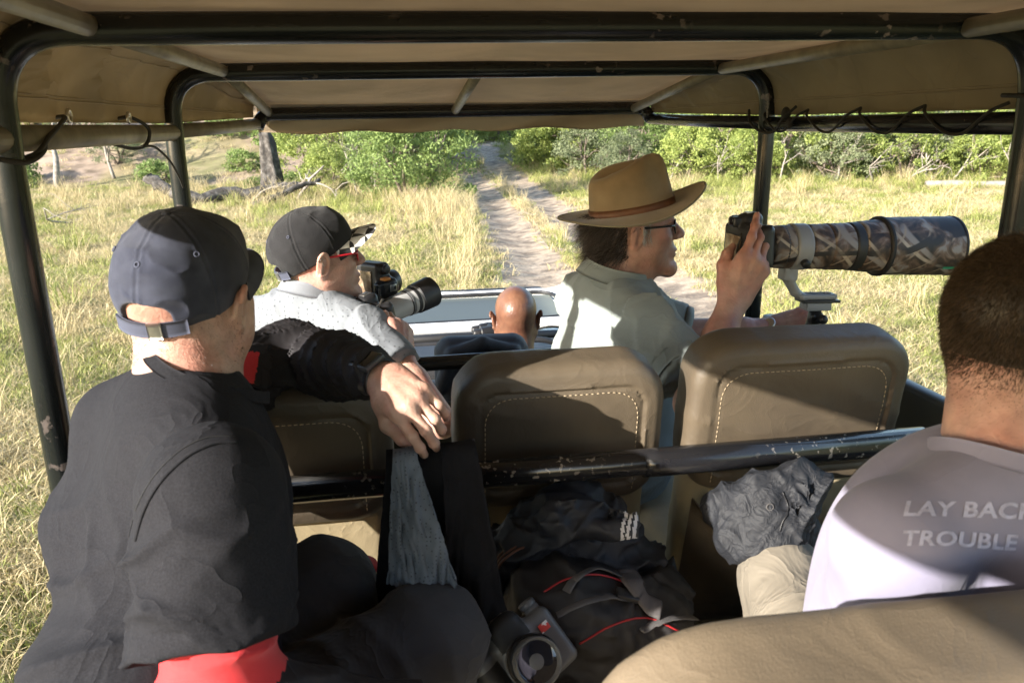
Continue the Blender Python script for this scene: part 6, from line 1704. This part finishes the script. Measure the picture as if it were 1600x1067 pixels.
# seat pocket that holds it
P = []
for u in np.linspace(0, 1, 20):
    x = .575+u*.42; row = []
    for t in np.linspace(0, 1, 10):
        z = 1.70-.05*math.sin(math.pi*u)*(1-t)-t*.28+.07*(u < .2)*(.2-u)*5*(1-t); row.append((x, 1.435+.10*t-.055*math.sin(math.pi*min(1, u*1.1))*(1-t)**.6, z))
    P.append(row)
v, f = solid(np.array(P), .006); obj('seat_pocket', v, f, m_vinyl, veh)
# black jacket and dotted cloth hung over the grab rail
def hang(name, tl, tr, bl_, br, D0, D1, m, parent, nf, amp, seed, wrap=True):
    P = []
    for t in np.linspace(0, 1, 46):
        row = []
        for u in np.linspace(0, 1, 44):
            px = (tl[0]+(tr[0]-tl[0])*u)*(1-t)+(bl_[0]+(br[0]-bl_[0])*u)*t; py = (tl[1]+(tr[1]-tl[1])*u)*(1-t)+(bl_[1]+(br[1]-bl_[1])*u)*t
            d = D0+(D1-D0)*t; p = at(px, py, d)
            row.append(p)
        P.append(row)
    if wrap:
        top = P[0]; pre = []
        for k_, (dy, dz) in enumerate(((.055, -.05), (.050, -.012), (.028, .010))): pre.append([q+np.array([0, dy, dz]) for q in top])
        P = pre+P
    P = np.array(P); st = P*np.array([1.0, 1.0, .22])
    tt = np.linspace(.35, 1, len(P))[:, None]
    a = (crumple(st, 30*nf, amp*2.2, seed)+amp*1.6*(fbm(st*22+seed, 2)-.5))*tt+crumple(P, 24, amp*.6, seed+5)
    P = P+a[..., None]*np.array([.15, -1, .1])
    v, f = solid(P, .0035); return obj(name, v, f, m, parent)
hj = empty('black_jacket', tuple(at(690, 900, 1.33))); tag(hj, 'black jacket hanging from the grab rail', 'jacket')
m_jblack = mat('black_fleece', (.008, .008, .010), .9, var=.15, wrk=.3, wrks=9, spec=.2)
hang('jacket_body', (604, 724), (742, 710), (580, 1005), (785, 990), 1.29, 1.375, m_jblack, hj, .8, .014, 1.0)
hang('jacket_sleeve', (690, 714), (745, 706), (700, 990), (795, 975), 1.275, 1.35, m_jblack, hj, .8, .012, 2.2)
sc_ = empty('dotted_cloth', tuple(at(660, 850, 1.28))); tag(sc_, 'blue grey dotted shirt hanging over the black jacket on the rail', 'shirt')
hang('cloth', (614, 722), (652, 716), (606, 915), (724, 946), 1.262, 1.28, m_scarf, sc_, 1.3, .016, .4)
rc = at(548, 883, 1.5); rd_ = empty('red_cloth', tuple(rc-Z*.03)); tag(rd_, 'small red cloth tucked beside the knee of the man in the navy cap', 'cloth')
blob('cloth', Sdf().ell(rc, (.035, .03, .02), k=.01).ell(rc+np.array([.03, 0, -.005]), (.02, .025, .016), k=.01), .0035, m_red, rd_, lambda P: folds(P, (.6, .4, .6), 36, .006, .03, 12, 9, .38, 81))
# cable loop and sunglasses in the dark of the footwell
cbx = at(815, 885, 1.46); th = np.linspace(0, 2.6*2*math.pi, 60)
cbo = MB().tube(np.stack([cbx[0]+.04*np.cos(th), cbx[1]+.012*np.sin(2*th)+.002*th, cbx[2]+.035*np.sin(th)], -1), .0022, 6).build('coiled_cord', mat('brown_cord', (.12, .05, .03), .6)); tag(cbo, 'thin brown cord coiled beside the small slate cloth', 'cord')
# navy pack between the front seats
nc = at(752, 560, 2.72); npk = empty('navy_pack', tuple(nc-Z*.15)); tag(npk, 'dark navy padded bag standing behind the front seats', 'bag')
m_navyp = mat('navy_pack_cloth', (.020, .024, .036), .6, var=.12, weave=.4, wscale=400)
S = Sdf(); S.box(nc-Z*.06, (.155, .06, .14), .055, k=.02)
S.chain([nc+np.array([-.145, -.05, -.08]), nc+np.array([-.10, -.058, .035]), nc+np.array([0, -.06, .068]), nc+np.array([.10, -.058, .035]), nc+np.array([.145, -.05, -.08])], [.020, .022, .022, .022, .020], k=.012)
blob('pack_body', S, .005, m_navyp, npk, lambda P: .006*(fbm(P*16, 2)-.5)+folds(P, (.4, .2, .9), 20, .004, .04, 8, 6, .45, 91), it=1)
for s in (-.03, .075):
    q = nc+np.array([s, -.072, .0]); rg = arc_path([q+np.array([-.012, 0, .0]), q+np.array([-.012, 0, -.018]), q+np.array([.012, 0, -.018]), q+np.array([.012, 0, 0]), q+np.array([-.012, 0, 0])], .004, 3); MB().tube(rg, .002, 6).build('buckle', m_steel, npk)
# binoculars on the dashboard
bo = at(765, 515, 3.55); bn = empty('binoculars', tuple(bo-Z*.03)); tag(bn, 'black binoculars lying on the dashboard', 'binoculars')
for s in (-1, 1):
    o_ = bo+np.array([0, s*.032, 0]); ax = np.array([1, .15, .05]); ax = norm(ax)
    MB().lathe([(-.075, .014), (-.07, .018), (-.045, .018), (-.04, .024), (.0, .026), (.03, .022), (.05, .028), (.085, .030), (.088, .027)], o_, o_+ax, 24).build('barrel', m_cam, bn, auto=45)
    MB().lathe([(.088, .027), (.084, .02), (.083, .001)], o_, o_+ax, 20, cap=False).build('objective_lens', m_frontglass, bn)
MB().tube([bo+np.array([0, -.03, .012]), bo+np.array([0, .03, .012])], .011, 10).build('hinge', m_cam, bn)
MB().tube(spline([bo+np.array([.08, 0, .02]), bo+np.array([.16, -.02, -.01]), bo+np.array([.26, 0, .0]), bo+np.array([.34, .04, -.02])], 16), .005, 6).build('neck_strap', m_cord, bn)
print('gear', time.time()-T0)
